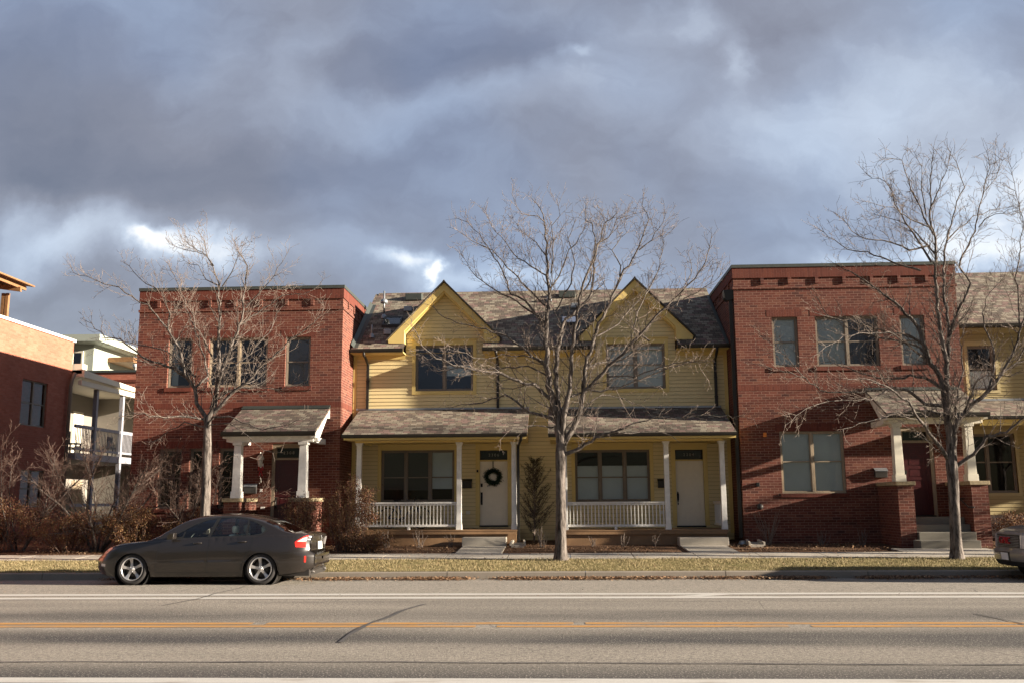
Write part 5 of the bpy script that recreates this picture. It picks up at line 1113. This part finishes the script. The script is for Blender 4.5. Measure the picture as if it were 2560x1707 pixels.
# twiggy shrubs
def twigshrub(label, name, c, stems, spread, h, seed, r0=.03, ups=.06):
    S = Tree(seed); z0 = gz(c[1])
    for k in range(stems):
        a = S.r.uniform(0, 6.28); d = Vector((math.cos(a) * spread * S.r.uniform(.3, 1), math.sin(a) * spread * .6, 1)).normalized()
        n = int(h / .2); p = Vector((c[0] + math.cos(a) * .12, c[1] + math.sin(a) * .12, z0 - .05)); pts = [p.copy()]
        for i in range(n): d = (d + rv(S.r) * .13 + Vector((d.x, d.y, 0)) * .03).normalized(); p = p + d * .2; pts.append(p.copy())
        S.big.tube(pts, [r0 * (1 - .75 * i / n) for i in range(n + 1)], 6, cap=False)
        for i in range(3, n + 1):
            for _ in range(3):
                if S.r.random() < .8: dd = (pts[i] - pts[i - 1]).normalized(); nd = (dd + rv(S.r) * .9).normalized(); S.grow(pts[i], nd, S.r.uniform(.35, 1.0), .008, 1, .12, ups)
    T = thing(name, label, 'shrub', (c[0], c[1], z0))
    off = len(S.big.v); S.big.v += S.fine.v; S.big.f += [[i + off for i in f_] for f_ in S.fine.f]; S.big.mi += [1] * len(S.fine.f); S.big.sm += S.fine.sm
    O('branches', S.big, [M['bark'], M['redtwig']], T, recalc=False); return T
twigshrub('large leafless multi-stemmed shrub with reddish twigs, in front of the white balconies', 'bare_shrub', (-13.1, 27.0), 10, .85, 3.3, 11, .040)
twigshrub('leafless twiggy shrub reaching the left frame edge, before the orange brick wall', 'bare_shrub', (-15.6, 27.4), 8, .8, 3.0, 12, .03)
twigshrub('smaller leafless shrub before the ground-floor windows, left of the leftmost tree trunk', 'bare_shrub', (-10.7, 27.6), 9, .7, 2.6, 13, .025)
def stalks(x, y, n, h, seed, label, sp=.5):
    r = random.Random(seed); mb = MB(); z0 = gz(y)
    for k in range(n):
        a = r.uniform(0, 6.28); p = Vector((x + r.gauss(0, .04), y + r.gauss(0, .04), z0 - .03)); q = p + Vector((math.cos(a) * sp * r.uniform(.2, 1), math.sin(a) * sp * .6, 1)) * h * r.uniform(.5, 1)
        mb.tube([p, p.lerp(q, .5) + rv(r) * .03, q], [.010, .008, .004], 4, cap=False)
        if r.random() < .6: mb.tube([p.lerp(q, .6), p.lerp(q, .7) + rv(r) * .12], [.005, .003], 3, cap=False)
    tag(O('dry_stalks', mb, M['twig'], recalc=False), label, 'dry plant', 'dry stalks cut back in the mulch beds')
for x, y, n, h, s_, lb in ((-.45, 27.9, 14, .62, 1, 'fan of pale dry stalks left of the middle tree trunk'), (-5.0, 28.0, 12, .55, 2, 'dry stalks beside the big russet shrub, below the railing'), (-4.0, 28.0, 12, .60, 3, 'dry stalks below the foot of the left-hand railing'), (-3.1, 28.1, 9, .4, 4, 'small faint dry stalks left of the concrete step of the wreathed door'),
                        (1.0, 28.1, 9, .35, 5, 'small dry stalks right of the middle tree trunk'), (1.9, 28.1, 8, .4, 6, 'dry stalks below the middle of the right-hand railing'), (2.8, 28.1, 8, .4, 7, 'dry stalks nearest the concrete step of the plain cream door'), (6.1, 28.3, 22, 1.0, 8, 'tall thin dry stalks at the corner of the right-hand brick front'), (7.6, 28.3, 12, .5, 9, 'dry stalks below the blind-covered brick window'), (8.7, 28.2, 10, .5, 10, 'dry stalks left of the brick pier with the stone cap')):
    stalks(x, y, n, h, s_, lb)
# ------------------------------------------------------------------ stuff: leaf litter, mulch chips, grass
r = random.Random(77); mb = MB()
def leafq(x, y, z, s_):
    a = r.uniform(0, 6.28); t_ = r.uniform(-.6, .6); d = Vector((math.cos(a), math.sin(a), t_)) * s_; e = Vector((-math.sin(a), math.cos(a), r.uniform(-.5, .5))) * s_ * r.uniform(.3, .6)
    p = Vector((x, y, z)); mb.add([p - d, p + e, p + d, p - e], [(0, 1, 2, 3)])
for k in range(16000):
    x, y = r.uniform(-15, 13), r.uniform(25.72, 28.6)
    if (-2.8 < x < -1.45 or 3.45 < x < 4.85 or (9 < x < 11.6 and y < 27)): continue
    if mnoise.noise(Vector((x * .8, y * .8, 1))) + .35 < r.random() * .9: continue
    leafq(x, y, gz(y) + r.uniform(-.015, .03), r.uniform(.012, .045))
tag(O('leaf_litter', mb, M['litter'], recalc=False), 'dead leaves and bark chips scattered over the planting beds', 'leaf litter', kind='stuff')
mb = MB()
for k in range(48000):
    x = r.uniform(-11, 13)
    if mnoise.noise(Vector((x * .9, 0, 5))) + (.55 if -5 < x < 8 else .2) < r.random(): continue
    y = 21.42 - abs(r.gauss(0, .22)); leafq(x, y, rz(y) + r.uniform(.005, .06), r.uniform(.014, .036))
for k in range(150): x, y = r.uniform(-12, 12), r.uniform(16.9, 21); leafq(x, y, rz(y) + .008, r.uniform(.008, .02))
for k in range(1500): x, y = r.uniform(-15, 13), r.uniform(21.7, 25.6); leafq(x, y, gz(y) + .03, r.uniform(.012, .03))
tag(O('gutter_leaves', mb, M['litter'], recalc=False), 'dead leaves drifted along the kerb', 'leaf litter', kind='stuff')
mb = MB()
for k in range(46000):
    x, y = r.uniform(-16, 14), 21.62 + 2.67 * r.random(); n_ = mnoise.noise(Vector((x * 1.3, y * 1.3, 2)))
    h = (.022 + .03 * r.random()) * (1 + n_); a = r.uniform(0, 6.28); w_ = .005; z_ = gz(y)
    mb.add([(x - w_ * math.cos(a), y - w_ * math.sin(a), z_), (x + w_ * math.cos(a), y + w_ * math.sin(a), z_), (x + r.gauss(0, .022), y + r.gauss(0, .022), z_ + h)], [(0, 1, 2)])
for k in range(5200):                                        # ragged edges over kerb and sidewalk
    x = r.uniform(-16, 14); y = r.choice((21.6 - r.random() * .05, 24.3 + r.random() * .07)); h = .02 + .03 * r.random(); a = r.uniform(0, 6.28); z_ = max(gz(y), .085 if y < 22 else 0)
    mb.add([(x - .006 * math.cos(a), y, z_), (x + .006 * math.cos(a), y, z_), (x + r.gauss(0, .03), y + r.gauss(0, .03), z_ + h)], [(0, 1, 2)])
tag(O('grass', mb, M['blade'], recalc=False), 'dry winter grass of the verge', 'grass', kind='stuff')

# ------------------------------------------------------------------ parked saloon car
def lerp_tab(tab, x):
    if x <= tab[0][0]: return tab[0][1]
    for (a, b), (c, d) in zip(tab, tab[1:]):
        if x <= c: return b + (d - b) * (x - a) / (c - a)
    return tab[-1][1]
def smooth_tab(tab, x, w_=.07): return sum(lerp_tab(tab, x + w_ * k) * q for k, q in ((-1, 1), (-.5, 2), (0, 3), (.5, 2), (1, 1))) / 9
TOP = [(0, .64), (.10, .735), (.3, .80), (.5, .84), (.9, .882), (1.22, .905), (1.54, 1.11), (1.92, 1.335), (2.2, 1.405), (2.6, 1.437), (2.95, 1.435), (3.3, 1.402), (3.55, 1.348), (3.81, 1.255), (4.12, 1.105), (4.27, 1.058), (4.62, 1.045), (4.74, 1.03), (4.82, .99)]
BELT = [(0, .57), (.3, .69), (.8, .80), (1.3, .872), (1.75, .91), (2.6, .94), (3.45, .972), (4.0, 1.0), (4.4, .985), (4.82, .93)]
AR = [(.92, .285, .372), (3.62, .285, .372)]
XN, YC, ZG = -9.74, 20.62, -.035
top = lambda s: smooth_tab(TOP, s); belt = lambda s: min(smooth_tab(BELT, s), top(s) - .03)
def zlow(s):
    z = lerp_tab([(0, .23), (.3, .185), (.55, .17), (1.3, .165), (3.2, .165), (4.0, .20), (4.4, .24), (4.82, .27)], s)
    for c, zc, r_ in AR:
        if abs(s - c) < r_: z = max(z, zc + math.sqrt(r_ * r_ - (s - c) ** 2))
    return z
def Wd(s):
    w_ = .862
    if s < .9: w_ *= 1 - .40 * ((.9 - s) / .9) ** 3.2
    if s > 3.95: w_ *= 1 - .26 * ((s - 3.95) / .87) ** 2.8
    for c, zc, r_ in AR: w_ += .010 * math.exp(-((s - c) / .42) ** 4)
    return w_
def hw(s, z):
    zb = belt(s); w_ = Wd(s); q = min(z, zb)
    y = w_ * (1 - .05 * (max(0, q - .52) / .42) ** 2 - .065 * (max(0, .50 - q) / .33) ** 2) + .006 * math.exp(-((q - .47) / .012) ** 2)
    if z > zb: d = z - zb; y -= .40 * d + .42 * d * d + .012
    return y
def dx(s, z):
    if s < .6: return .05 * (1 - s / .6) + (1 - s / .6) ** 1.3 * lerp_tab([(0, .10), (.25, .05), (.34, .0), (.52, .0), (.60, .07), (.8, .16)], z)
    if s > 4.2: return -.12 * ((s - 4.2) / .62) - ((s - 4.2) / .62) ** 1.5 * lerp_tab([(.2, .16), (.32, .05), (.38, 0), (.60, 0), (.635, .05), (.66, .10), (.85, .115), (.92, .08), (1.0, .06)], z)
    return 0.
def SP(s, side, z, off=0.):
    y = hw(s, z) + off; return (XN + s + dx(s, z), YC + side * y, z + ZG)
def inpoly(p, poly):
    c = False; x, y = p
    for (x1, y1), (x2, y2) in zip(poly, poly[1:] + poly[:1]):
        if (y1 > y) != (y2 > y) and x < (x2 - x1) * (y - y1) / (y2 - y1) + x1: c = not c
    return c
WIN = [(1.60, .925), (1.92, 1.10), (2.16, 1.235), (2.40, 1.325), (2.68, 1.368), (2.95, 1.37), (3.2, 1.342), (3.42, 1.285), (3.64, 1.18), (3.71, 1.11), (3.60, 1.02), (3.42, .99), (2.6, .962)]
FD = [(1.42, .25), (1.43, .5), (1.50, .86), (1.60, .95), (2.52, .985), (2.53, .8), (2.49, .25)]
RD = [(2.49, .25), (2.53, .8), (2.52, .985), (3.42, 1.0), (3.44, .86), (3.38, .72), (3.25, .50), (3.20, .25)]
def car():
    T = thing('parked_car', 'dark brown-grey metallic saloon parked at the kerb on the left, seen side-on', 'car', (XN + 2.4, YC, ZG))
    mbs = {k: MB() for k in ('car_body', 'door', 'door2', 'windscreen', 'rear_window', 'side_window')}
    NS = 162; SS = [4.82 * i / (NS - 1) for i in range(NS)]; NR, NG, NC = 13, 12, 9; rings = []
    for s in SS:
        zb, zl, zt = belt(s), min(zlow(s), belt(s) - .06), top(s); r_ = min(.075, (zt - zb) * .5); ze = zt - r_; P_ = []
        for i in range(NR): z = zl + (zb - zl) * i / (NR - 1); P_.append((s, hw(s, z), z))
        for i in range(1, NG + 1): z = zb + (ze - zb) * i / NG; P_.append((s, hw(s, z), z))
        ye = P_[-1][1]
        for i in range(1, NC + 1): th = math.pi / 2 * i / NC; P_.append((s, ye * max(0, math.cos(th)) ** .72, ze + r_ * math.sin(th) ** 1.25))
        rings.append(P_)
    n = NR + NG + NC; keep = {k: {} for k in mbs}
    def vid(k, side, i, j):
        d = keep[k]; key = (side if j < n - 1 else 0, i, j)
        if key not in d: s, y, z = rings[i][j]; d[key] = len(mbs[k].v); mbs[k].v.append((XN + s + dx(s, z), YC + side * y, z + ZG))
        return d[key]
    for i in range(NS - 1):
        for j in range(n - 1):
            sc = (SS[i] + SS[i + 1]) / 2; z = (rings[i][j][2] + rings[i + 1][j + 1][2]) / 2; y = rings[i][j][1]; k = 'car_body'
            if j >= NR + NG - 1:
                yr = rings[i][NR + NG - 1][1]
                if 1.27 < sc < 1.97 and j > NR + NG: k = 'windscreen'
                elif 3.66 < sc < 4.24 and j > NR + NG: k = 'rear_window'
            if j >= NR - 1 and k == 'car_body' and inpoly((sc, z), WIN): k = 'side_window'
            elif j < NR - 1 and k == 'car_body':
                if inpoly((sc, min(z, .93)), FD): k = 'door'
                elif inpoly((sc, min(z, .95)), RD): k = 'door2'
            for side in (-1, 1):
                q = [vid(k, side, i, j), vid(k, side, i + 1, j), vid(k, side, i + 1, j + 1), vid(k, side, i, j + 1)]
                if side > 0: q.reverse()
                mbs[k].f.append(q); mbs[k].mi.append(0); mbs[k].sm.append(True)
    for i in (0, NS - 1):                                       # nose and tail faces, bowed a little outwards
        sgn = -1 if i == 0 else 1; NY = 12
        def fv(a, j):
            s, y, z = rings[i][j]; f_ = -1 + 2 * a / NY; b = (1 - f_ * f_) * (.11 if i == 0 else .045)
            return (XN + s + dx(s, z) + sgn * b, YC + y * f_, z + ZG)
        for j in range(n - 1):
            for a in range(NY):
                m0 = [fv(a, j), fv(a + 1, j), fv(a + 1, j + 1), fv(a, j + 1)]
                mbs['car_body'].add(m0, [(0, 1, 2, 3)] if sgn < 0 else [(3, 2, 1, 0)], 0, True)
    body = O('car_body', mbs['car_body'], M['carpaint'], T)
    b_ = bmesh.new(); b_.from_mesh(body.data); bmesh.ops.remove_doubles(b_, verts=b_.verts, dist=.0006); b_.to_mesh(body.data); b_.free()
    O('windscreen', mbs['windscreen'], M['carglass'], T); O('rear_window', mbs['rear_window'], M['carglass'], T)
    def ribbon(pts, w_, off, mb, side=-1, up=True):
        V_ = []
        Q = []
        for a, b in zip(pts, pts[1:]):
            for k in range(8): Q.append((a[0] + (b[0] - a[0]) * k / 8, a[1] + (b[1] - a[1]) * k / 8))
        Q.append(pts[-1])
        for k, p_ in enumerate(Q):
            a, b = Q[max(0, k - 1)], Q[min(len(Q) - 1, k + 1)]; d = math.hypot(b[0] - a[0], b[1] - a[1]) or 1; nx, nz = -(b[1] - a[1]) / d, (b[0] - a[0]) / d
            V_ += [SP(p_[0] + nx * w_ / 2, side, p_[1] + nz * w_ / 2, off), SP(p_[0] - nx * w_ / 2, side, p_[1] - nz * w_ / 2, off)]
        mb.add(V_, [(2 * k, 2 * k + 1, 2 * k + 3, 2 * k + 2) for k in range(len(Q) - 1)], 0, True)
    for side in (-1, 1):
        for nm, key, hs in (('door', 'door', (2.28, .845)), ('door', 'door2', (3.22, .870))):
            src = mbs[key]; mb = MB(); ids = {}
            for f_ in src.f:
                c = sum(src.v[q][1] for q in f_) / 4
                if (c - YC) * side < 0: continue
                g2 = []
                for q in f_:
                    if q not in ids: ids[q] = len(mb.v); mb.v.append(src.v[q])
                    g2.append(ids[q])
                mb.f.append(g2); mb.mi.append(0); mb.sm.append(True)
            d = O(nm, mb, M['carpaint'], T)
            s0, z0 = hs; h = MB(); o_ = [SP(s0 - .09, side, z0, .002), SP(s0 - .075, side, z0, .03), SP(s0 + .075, side, z0 + .006, .03), SP(s0 + .09, side, z0 + .006, .002)]; h.tube(o_, [.012, .016, .016, .012], 8); O('handle', h, M['carpaint'], d)
        src = mbs['side_window']; mb = MB(); ids = {}
        for f_ in src.f:
            c = sum(src.v[q][1] for q in f_) / 4
            if (c - YC) * side < 0: continue
            g2 = []
            for q in f_:
                if q not in ids: ids[q] = len(mb.v); mb.v.append(src.v[q])
                g2.append(ids[q])
            mb.f.append(g2); mb.mi.append(0); mb.sm.append(True)
        O('side_window', mb, M['carglass'], T)
        mb = MB(); ribbon(WIN + WIN[:1], .032, .004, mb, side); ribbon([(2.50, .96), (2.64, 1.367)], .07, .006, mb, side); ribbon([(3.30, .985), (3.28, 1.32)], .04, .006, mb, side); ribbon([(1.74, .95), (1.95, .96), (1.98, 1.08)], .03, .005, mb, side); O('window_trim', mb, M['blacktrim'], T)
        mb = MB()
        for pl in (FD[:4], [(2.52, .985), (2.53, .8), (2.49, .25)], [(3.43, .965), (3.44, .86), (3.38, .72), (3.25, .50), (3.20, .25)], [(1.42, .25), (3.2, .25)], [(.62, .60), (.45, .58), (.30, .56), (.05, .55)], [(4.02, .62), (4.3, .645), (4.6, .64), (4.78, .63)], [(.47, .79), (.9, .80), (1.25, .86)]): ribbon(pl, .009, .0016, mb, side)
        O('panel_gap', mb, M['blacktrim'], T)
        mb = MB(); ribbon([(1.5, .475), (2.45, .485)], .035, .008, mb, side); ribbon([(2.52, .486), (3.18, .50)], .035, .008, mb, side); O('side_moulding', mb, M['carpaint'], T)
        mb = MB(); ribbon([(c + math.cos(a) * .374, .285 + math.sin(a) * .374) for c in (.92,) for a in [math.pi * k / 14 for k in range(0, 15)]], .018, .004, mb, side); ribbon([(3.62 + math.cos(math.pi * k / 14) * .374, .285 + math.sin(math.pi * k / 14) * .374) for k in range(15)], .018, .004, mb, side); O('arch_lip', mb, M['carpaint'], T)
        # mirror
        mb = MB(); b0 = Vector(SP(1.80, side, .975, 0)); mb.tube([b0, b0 + Vector((-.02, side * .10, .01)), b0 + Vector((-.03, side * .12, .03))], [.025, .03, .06], 8); mb.prism([(b0.x - .10, b0.z - .045), (b0.x + .035, b0.z - .045), (b0.x + .045, b0.z + .085), (b0.x - .04, b0.z + .095), (b0.x - .10, b0.z + .03)], b0.y + side * .07, b0.y + side * .24); O('mirror', mb, M['carpaint'], T, .015)
        # lamps
        def patch(poly, off, m_, name, par=T):
            b = bmesh.new(); vs = [b.verts.new((p_[0], 0, p_[1])) for p_ in poly]; b.faces.new(vs); bmesh.ops.triangulate(b, faces=b.faces); 
            for _ in range(3): bmesh.ops.subdivide_edges(b, edges=b.edges, cuts=1)
            mb = MB(); ix = {v: i for i, v in enumerate(b.verts)}
            mb.add([SP(v.co.x, side, v.co.z, off) for v in b.verts], [[ix[v] for v in f_.verts] for f_ in b.faces], 0, True); b.free(); return O(name, mb, m_, par)
        patch([(.12, .615), (.15, .665), (.27, .735), (.42, .765), (.43, .745), (.33, .67), (.24, .63)], .005, M['pinklens'], 'headlight')
        tl = patch([(4.36, .855), (4.39, .76), (4.70, .75), (4.70, .855), (4.58, .86)], .006, M['redlens'], 'tail_light')
        patch([(4.42, .87), (4.58, .945), (4.68, .975), (4.70, .87), (4.58, .865)], .006, M['clearlens'], 'lens', tl)
        patch([(4.36, .865), (4.58, .965), (4.70, .995), (4.70, .965), (4.58, .94), (4.41, .865)], .010, M['redlens'], 'lens', tl)
        patch([(4.585, .45), (4.585, .575), (4.625, .575), (4.625, .45)], .006, M['redlens'], 'reflector')
        patch([(.16, .375), (.16, .43), (.30, .43), (.30, .375)], .004, M['clearlens'], 'fog_lamp')
    # tail: lights round the corner, plate, badge, reflector, exhausts
    def RX(z): return XN + 4.82 + dx(4.82, z) + .05
    def rear(y0, y1, z0, z1, m_, name, th=.012, par=T):
        mb = MB(); n_ = 6; vs = []
        for i in range(n_ + 1):
            y = y0 + (y1 - y0) * i / n_; yw = hw(4.82, (z0 + z1) / 2); f_ = min(1, abs(y / yw)); b = (1 - f_ * f_) * .045
            for z in (z0, z1): vs.append((XN + 4.82 + dx(4.82, z) + b + th, YC + y, z + ZG))
        k = len(vs); vs += [(a - .03, b, c) for a, b, c in vs]
        fs = [(2 * i, 2 * i + 2, 2 * i + 3, 2 * i + 1) for i in range(n_)] + [(2 * i + 1, 2 * i + 3, k + 2 * i + 3, k + 2 * i + 1) for i in range(n_)] + [(2 * i, k + 2 * i, k + 2 * i + 2, 2 * i + 2) for i in range(n_)] + [(0, 1, k + 1, k), (k - 2, 2 * k - 2, 2 * k - 1, k - 1)]
        return O(name, mb.add(vs, fs), m_, par)
    for s_ in (-1, 1):
        if s_ > 0: rear(.50, .60, .76, .93, M['clearlens'], 'tail_light')
        O('exhaust', MB().lathe([(.02, 0), (.032, 0), (.032, .16), (.027, .16), (.025, .02)], (XN + 4.50, YC + s_ * .5, .245 + ZG), 14, 'x'), M['steel'], T)
    rear(-.25, .25, .66, .86, M['carpaint'], 'plate_recess', .004)
    p_ = rear(-.16, .16, .69, .845, M['plate'], 'number_plate', .016)
    O('badge', MB().lathe([(0, 0), (.05, 0), (.045, .008), (0, .01)], (RX(.93) + .008, YC, .925 + ZG), 16, 'x'), M['chrome'], T); O('badge', MB().box(RX(.88) - .03, RX(.88) + .004, YC - .42, YC - .30, .872 + ZG, .886 + ZG), M['chrome'], T)
    # underbody, liners, cabin
    O('underbody', MB().box(XN + .35, XN + 4.6, YC - .70, YC + .70, .17 + ZG, .30 + ZG), M['steel'], T)
    for c, zc, r_ in AR:
        for s_ in (-1, 1): O('wheel_arch_liner', MB().lathe([(.05, s_ * .44), (r_ - .006, s_ * .44), (r_ - .006, s_ * .825)], (XN + c, YC, zc + ZG), 36, 'y'), M['blacktrim'], T)
    mb = MB().box(XN + 1.5, XN + 3.9, YC - .74, YC + .74, .32 + ZG, .36 + ZG); mb.box(XN + 1.30, XN + 1.75, YC - .70, YC + .70, .6 + ZG, .90 + ZG); mb.box(XN + 3.85, XN + 4.1, YC - .6, YC + .6, .6 + ZG, .98 + ZG); O('cabin_floor', mb, M['dark'], T)
    for x_, y_, w_ in ((2.25, -.37, .23), (2.25, .37, .23), (2.88, 0, .62)):
        mb = MB(); mb.prism([(XN + x_, .42 + ZG), (XN + x_ + .5, .40 + ZG), (XN + x_ + .52, .56 + ZG), (XN + x_, .60 + ZG)], YC + y_ - w_, YC + y_ + w_); mb.prism([(XN + x_ + .42, .5 + ZG), (XN + x_ + .54, .5 + ZG), (XN + x_ + .70, 1.0 + ZG), (XN + x_ + .60, 1.02 + ZG)], YC + y_ - w_, YC + y_ + w_)
        st_ = O('seat', mb, M['beige'], T, .04)
        for yy in ((y_,) if w_ < .5 else (-.38, .38)): O('headrest', MB().box(XN + x_ + .62, XN + x_ + .72, YC + yy - .12, YC + yy + .12, 1.03 + ZG, 1.19 + ZG), M['beige'], st_, .04)
    mb = MB(); cx = Vector((XN + 1.98, YC - .37, .88 + ZG)); 
    ringp = [cx + Vector((math.sin(a) * .08, math.cos(a) * .18, math.sin(a) * .16)) for a in [2 * math.pi * k / 20 for k in range(21)]]; mb.tube(ringp, .014, 6, cap=False); mb.tube([cx, cx - Vector((.25, 0, .1))], .03, 6); O('steering_wheel', mb, M['blacktrim'], T)
    O('inside_mirror', MB().box(XN + 1.98, XN + 2.0, YC - .12, YC + .12, 1.2 + ZG, 1.26 + ZG), M['blacktrim'], T)
    for c, zc, r_ in AR:
        for s_ in (-1, 1): wheel(T, XN + c, YC + s_ * .845, zc + ZG + .04, s_)
def wheel(T, x, y, z, s_, R_=.325, rim=.238, m_=None):
    """y: outer face"""
    i = -s_
    w_ = O('wheel', MB().lathe([(0, i * .12), (rim - .02, i * .12), (rim - .02, i * .14)], (x, y, z), 28, 'y').lathe([(.03, i * .085), (.145, i * .085), (.15, i * .10)], (x, y, z), 28, 'y'), M['steel'], T)
    O('tyre', MB().lathe([(rim + .002, i * .02), (rim + .012, i * .002), (R_ - .045, 0), (R_ - .012, i * .02), (R_, i * .05), (R_, i * .17), (R_ - .02, i * .205), (rim, i * .20)], (x, y, z), 48, 'y'), M['rubber'], w_)
    mb = MB(); mb.lathe([(rim + .003, i * .018), (rim - .004, i * .004), (rim - .020, i * .006), (rim - .026, i * .05), (rim - .034, i * .12)], (x, y, z), 48, 'y')
    mb.lathe([(0, i * .012), (.028, i * .014), (.032, i * .022), (.058, i * .028), (.066, i * .06)], (x, y, z), 24, 'y')
    for k in range(5):
        a0 = math.pi / 2 + k * 2 * math.pi / 5 + .1; V_ = []
        for r_, hw_, yy in ((.045, .030, .026), (.12, .024, .030), (.19, .031, .018), (rim - .008, .052, .008)):
            for s2 in (-1, 1):
                px_, pz_ = math.cos(a0) * r_ - math.sin(a0) * hw_ * s2, math.sin(a0) * r_ + math.cos(a0) * hw_ * s2; V_.append((x + px_, y + i * yy, z + pz_))
        k0 = len(V_); V_ += [(a, b + i * .035, c) for a, b, c in V_]
        fs = [(2 * j, 2 * j + 1, 2 * j + 3, 2 * j + 2) for j in range(3)] + [(2 * j, 2 * j + 2, k0 + 2 * j + 2, k0 + 2 * j) for j in range(3)] + [(2 * j + 1, k0 + 2 * j + 1, k0 + 2 * j + 3, 2 * j + 3) for j in range(3)]
        mb.add(V_, fs)
        a1 = a0 + math.pi / 5; mb.lathe([(0, i * .020), (.009, i * .022), (.009, i * .04)], (x + math.cos(a1) * .05, y, z + math.sin(a1) * .05), 8, 'y')
    O('rim', mb, M['alloy'], w_)
car()
# ------------------------------------------------------------------ grey pickup nosing into the frame on the right
def suv():
    x0, yc, W_ = 9.36, 20.62, .93; T = thing('parked_pickup', 'grey four-wheel-drive parked at the kerb, only its nose in the frame at the right', 'car', (x0 + 2.4, yc, -.05)); L_ = 4.9
    topt = [(0, .98), (.12, 1.04), (.5, 1.10), (1.2, 1.15), (1.35, 1.17), (1.95, 1.70), (2.3, 1.77), (4.2, 1.78), (4.7, 1.72), (4.9, 1.60)]
    tp = lambda s: smooth_tab(topt, s, .08); AR2 = [(.95, .38, .46), (3.85, .38, .46)]
    wd = lambda s: W_ * (1 - .22 * max(0, (.45 - s) / .45) ** 2.4) * (1 - .06 * max(0, (s - 4.5) / .4) ** 2)
    nose = lambda s, z: (1 - min(1, s / .6)) * lerp_tab([(.2, .16), (.38, .02), (.5, 0), (.62, .0), (.64, .055), (.95, .07), (1.0, .12), (1.2, .22)], z)
    mb = MB(); gl = MB(); NS = 90; rings = []
    for i in range(NS):
        s = L_ * i / (NS - 1); zt = tp(s); zb = min(1.08, zt - .05); zl = .36 if s > .3 else .30 - 0 * s
        for c, zc, r_ in AR2:
            if abs(s - c) < r_: zl = max(zl, zc + math.sqrt(r_ * r_ - (s - c) ** 2))
        ring = []
        for k in range(12): z = zl + (zb - zl) * k / 11; ring.append((s, wd(s) * (1 - .04 * max(0, (z - .6) / .5) ** 2 - .05 * max(0, (.55 - z) / .3) ** 2), z))
        r_ = min(.09, (zt - zb) * .5)
        for k in range(1, 8): z = zb + (zt - r_ - zb) * k / 7; ring.append((s, wd(s) * .96 - .32 * (z - zb), z))
        ye = ring[-1][1]
        for k in range(1, 9): th = math.pi / 2 * k / 8; ring.append((s, ye * max(0, math.cos(th)) ** .6, zt - r_ + r_ * math.sin(th)))
        rings.append(ring)
    for side in (-1, 1):
        for i in range(NS - 1):
            for j in range(len(rings[0]) - 1):
                Q = [(x0 + s + nose(s, z), yc + side * y, z - .05) for s, y, z in (rings[i][j], rings[i + 1][j], rings[i + 1][j + 1], rings[i][j + 1])]
                sc, z = L_ * (i + .5) / (NS - 1), rings[i][j][2]
                tgt = gl if ((12 <= j < 18 and 1.9 < sc < 4.4 and abs(sc - 2.9) > .06 and z > 1.14) or (j >= 20 and 1.38 < sc < 1.95)) else mb
                tgt.add(Q, [(0, 1, 2, 3)], 0, True)
    for i, sg in ((0, -1), (NS - 1, 1)):
        for j in range(len(rings[0]) - 1):
            for a in range(10):
                def fv(a, j): s, y, z = rings[i][j]; f_ = -1 + .2 * a; return (x0 + s + nose(s, z) + sg * (1 - f_ * f_) * .10, yc + y * f_, z - .05)
                mb.add([fv(a, j), fv(a + 1, j), fv(a + 1, j + 1), fv(a, j + 1)], [(0, 1, 2, 3)], 0, True)
    b = O('car_body', mb, M['suvpaint'], T); bb = bmesh.new(); bb.from_mesh(b.data); bmesh.ops.remove_doubles(bb, verts=bb.verts, dist=.0008); bmesh.ops.recalc_face_normals(bb, faces=bb.faces); bb.to_mesh(b.data); bb.free()
    O('side_window', gl, M['carglass'], T)
    def FX(y, z): s = 0; yy = min(1, abs(y) / .74); return x0 + nose(0, z) - (1 - yy * yy) * .10
    def front(y0, y1, z0, z1, th, m_, name, par=T, n_=8):
        V_ = []
        for i in range(n_ + 1):
            y = y0 + (y1 - y0) * i / n_
            for z in (z0, z1): V_.append((FX(y, z) - th, yc + y, z - .05))
        k = len(V_); V_ += [(a + .04, b, c) for a, b, c in V_]
        return O(name, MB().add(V_, [(2 * i, 2 * i + 2, 2 * i + 3, 2 * i + 1) for i in range(n_)] + [(2 * i + 1, 2 * i + 3, k + 2 * i + 3, k + 2 * i + 1) for i in range(n_)] + [(2 * i, k + 2 * i, k + 2 * i + 2, 2 * i + 2) for i in range(n_)] + [(0, 1, k + 1, k), (k - 2, 2 * k - 2, 2 * k - 1, k - 1)]), m_, par)
    g = front(-.48, .48, .68, .93, .012, M['steel'], 'grille')
    for k in range(7): front(-.47, .47, .695 + k * .032, .704 + k * .032, .016, M['flash'], 'grille_bar', g)
    for s_ in (-1, 1): a, b_ = s_ * .51, s_ * .66; front(min(a, b_), max(a, b_), .67, .93, .015, M['clearlens'], 'headlight')
    front(-.62, .62, .30, .40, .008, M['blacktrim'], 'lower_grille'); front(-.20, .20, .40, .585, .010, M['blacktrim'], 'plate_holder'); front(-.15, .15, .42, .565, .018, M['plate'], 'number_plate')
    text_mesh('badge', 'GMC', .20, (x0 - .14 + nose(0, .8), yc, .81 - .05), M['redletter'], T, .012, (R(90), 0, R(-90)), 1.1)
    O('underbody', MB().box(x0 + .3, x0 + 4.7, yc - .75, yc + .75, .25, .42), M['steel'], T)
    for c, zc, r_ in AR2:
        for s_ in (-1, 1): O('wheel_arch_liner', MB().lathe([(.05, s_ * .5), (r_ - .01, s_ * .5), (r_ - .01, s_ * .86)], (x0 + c, yc, zc - .05), 30, 'y'), M['blacktrim'], T)
        for s_ in (-1, 1): wheel(T, x0 + c, yc + s_ * .90, zc - .05 - .005, s_, .38, .25)
suv()
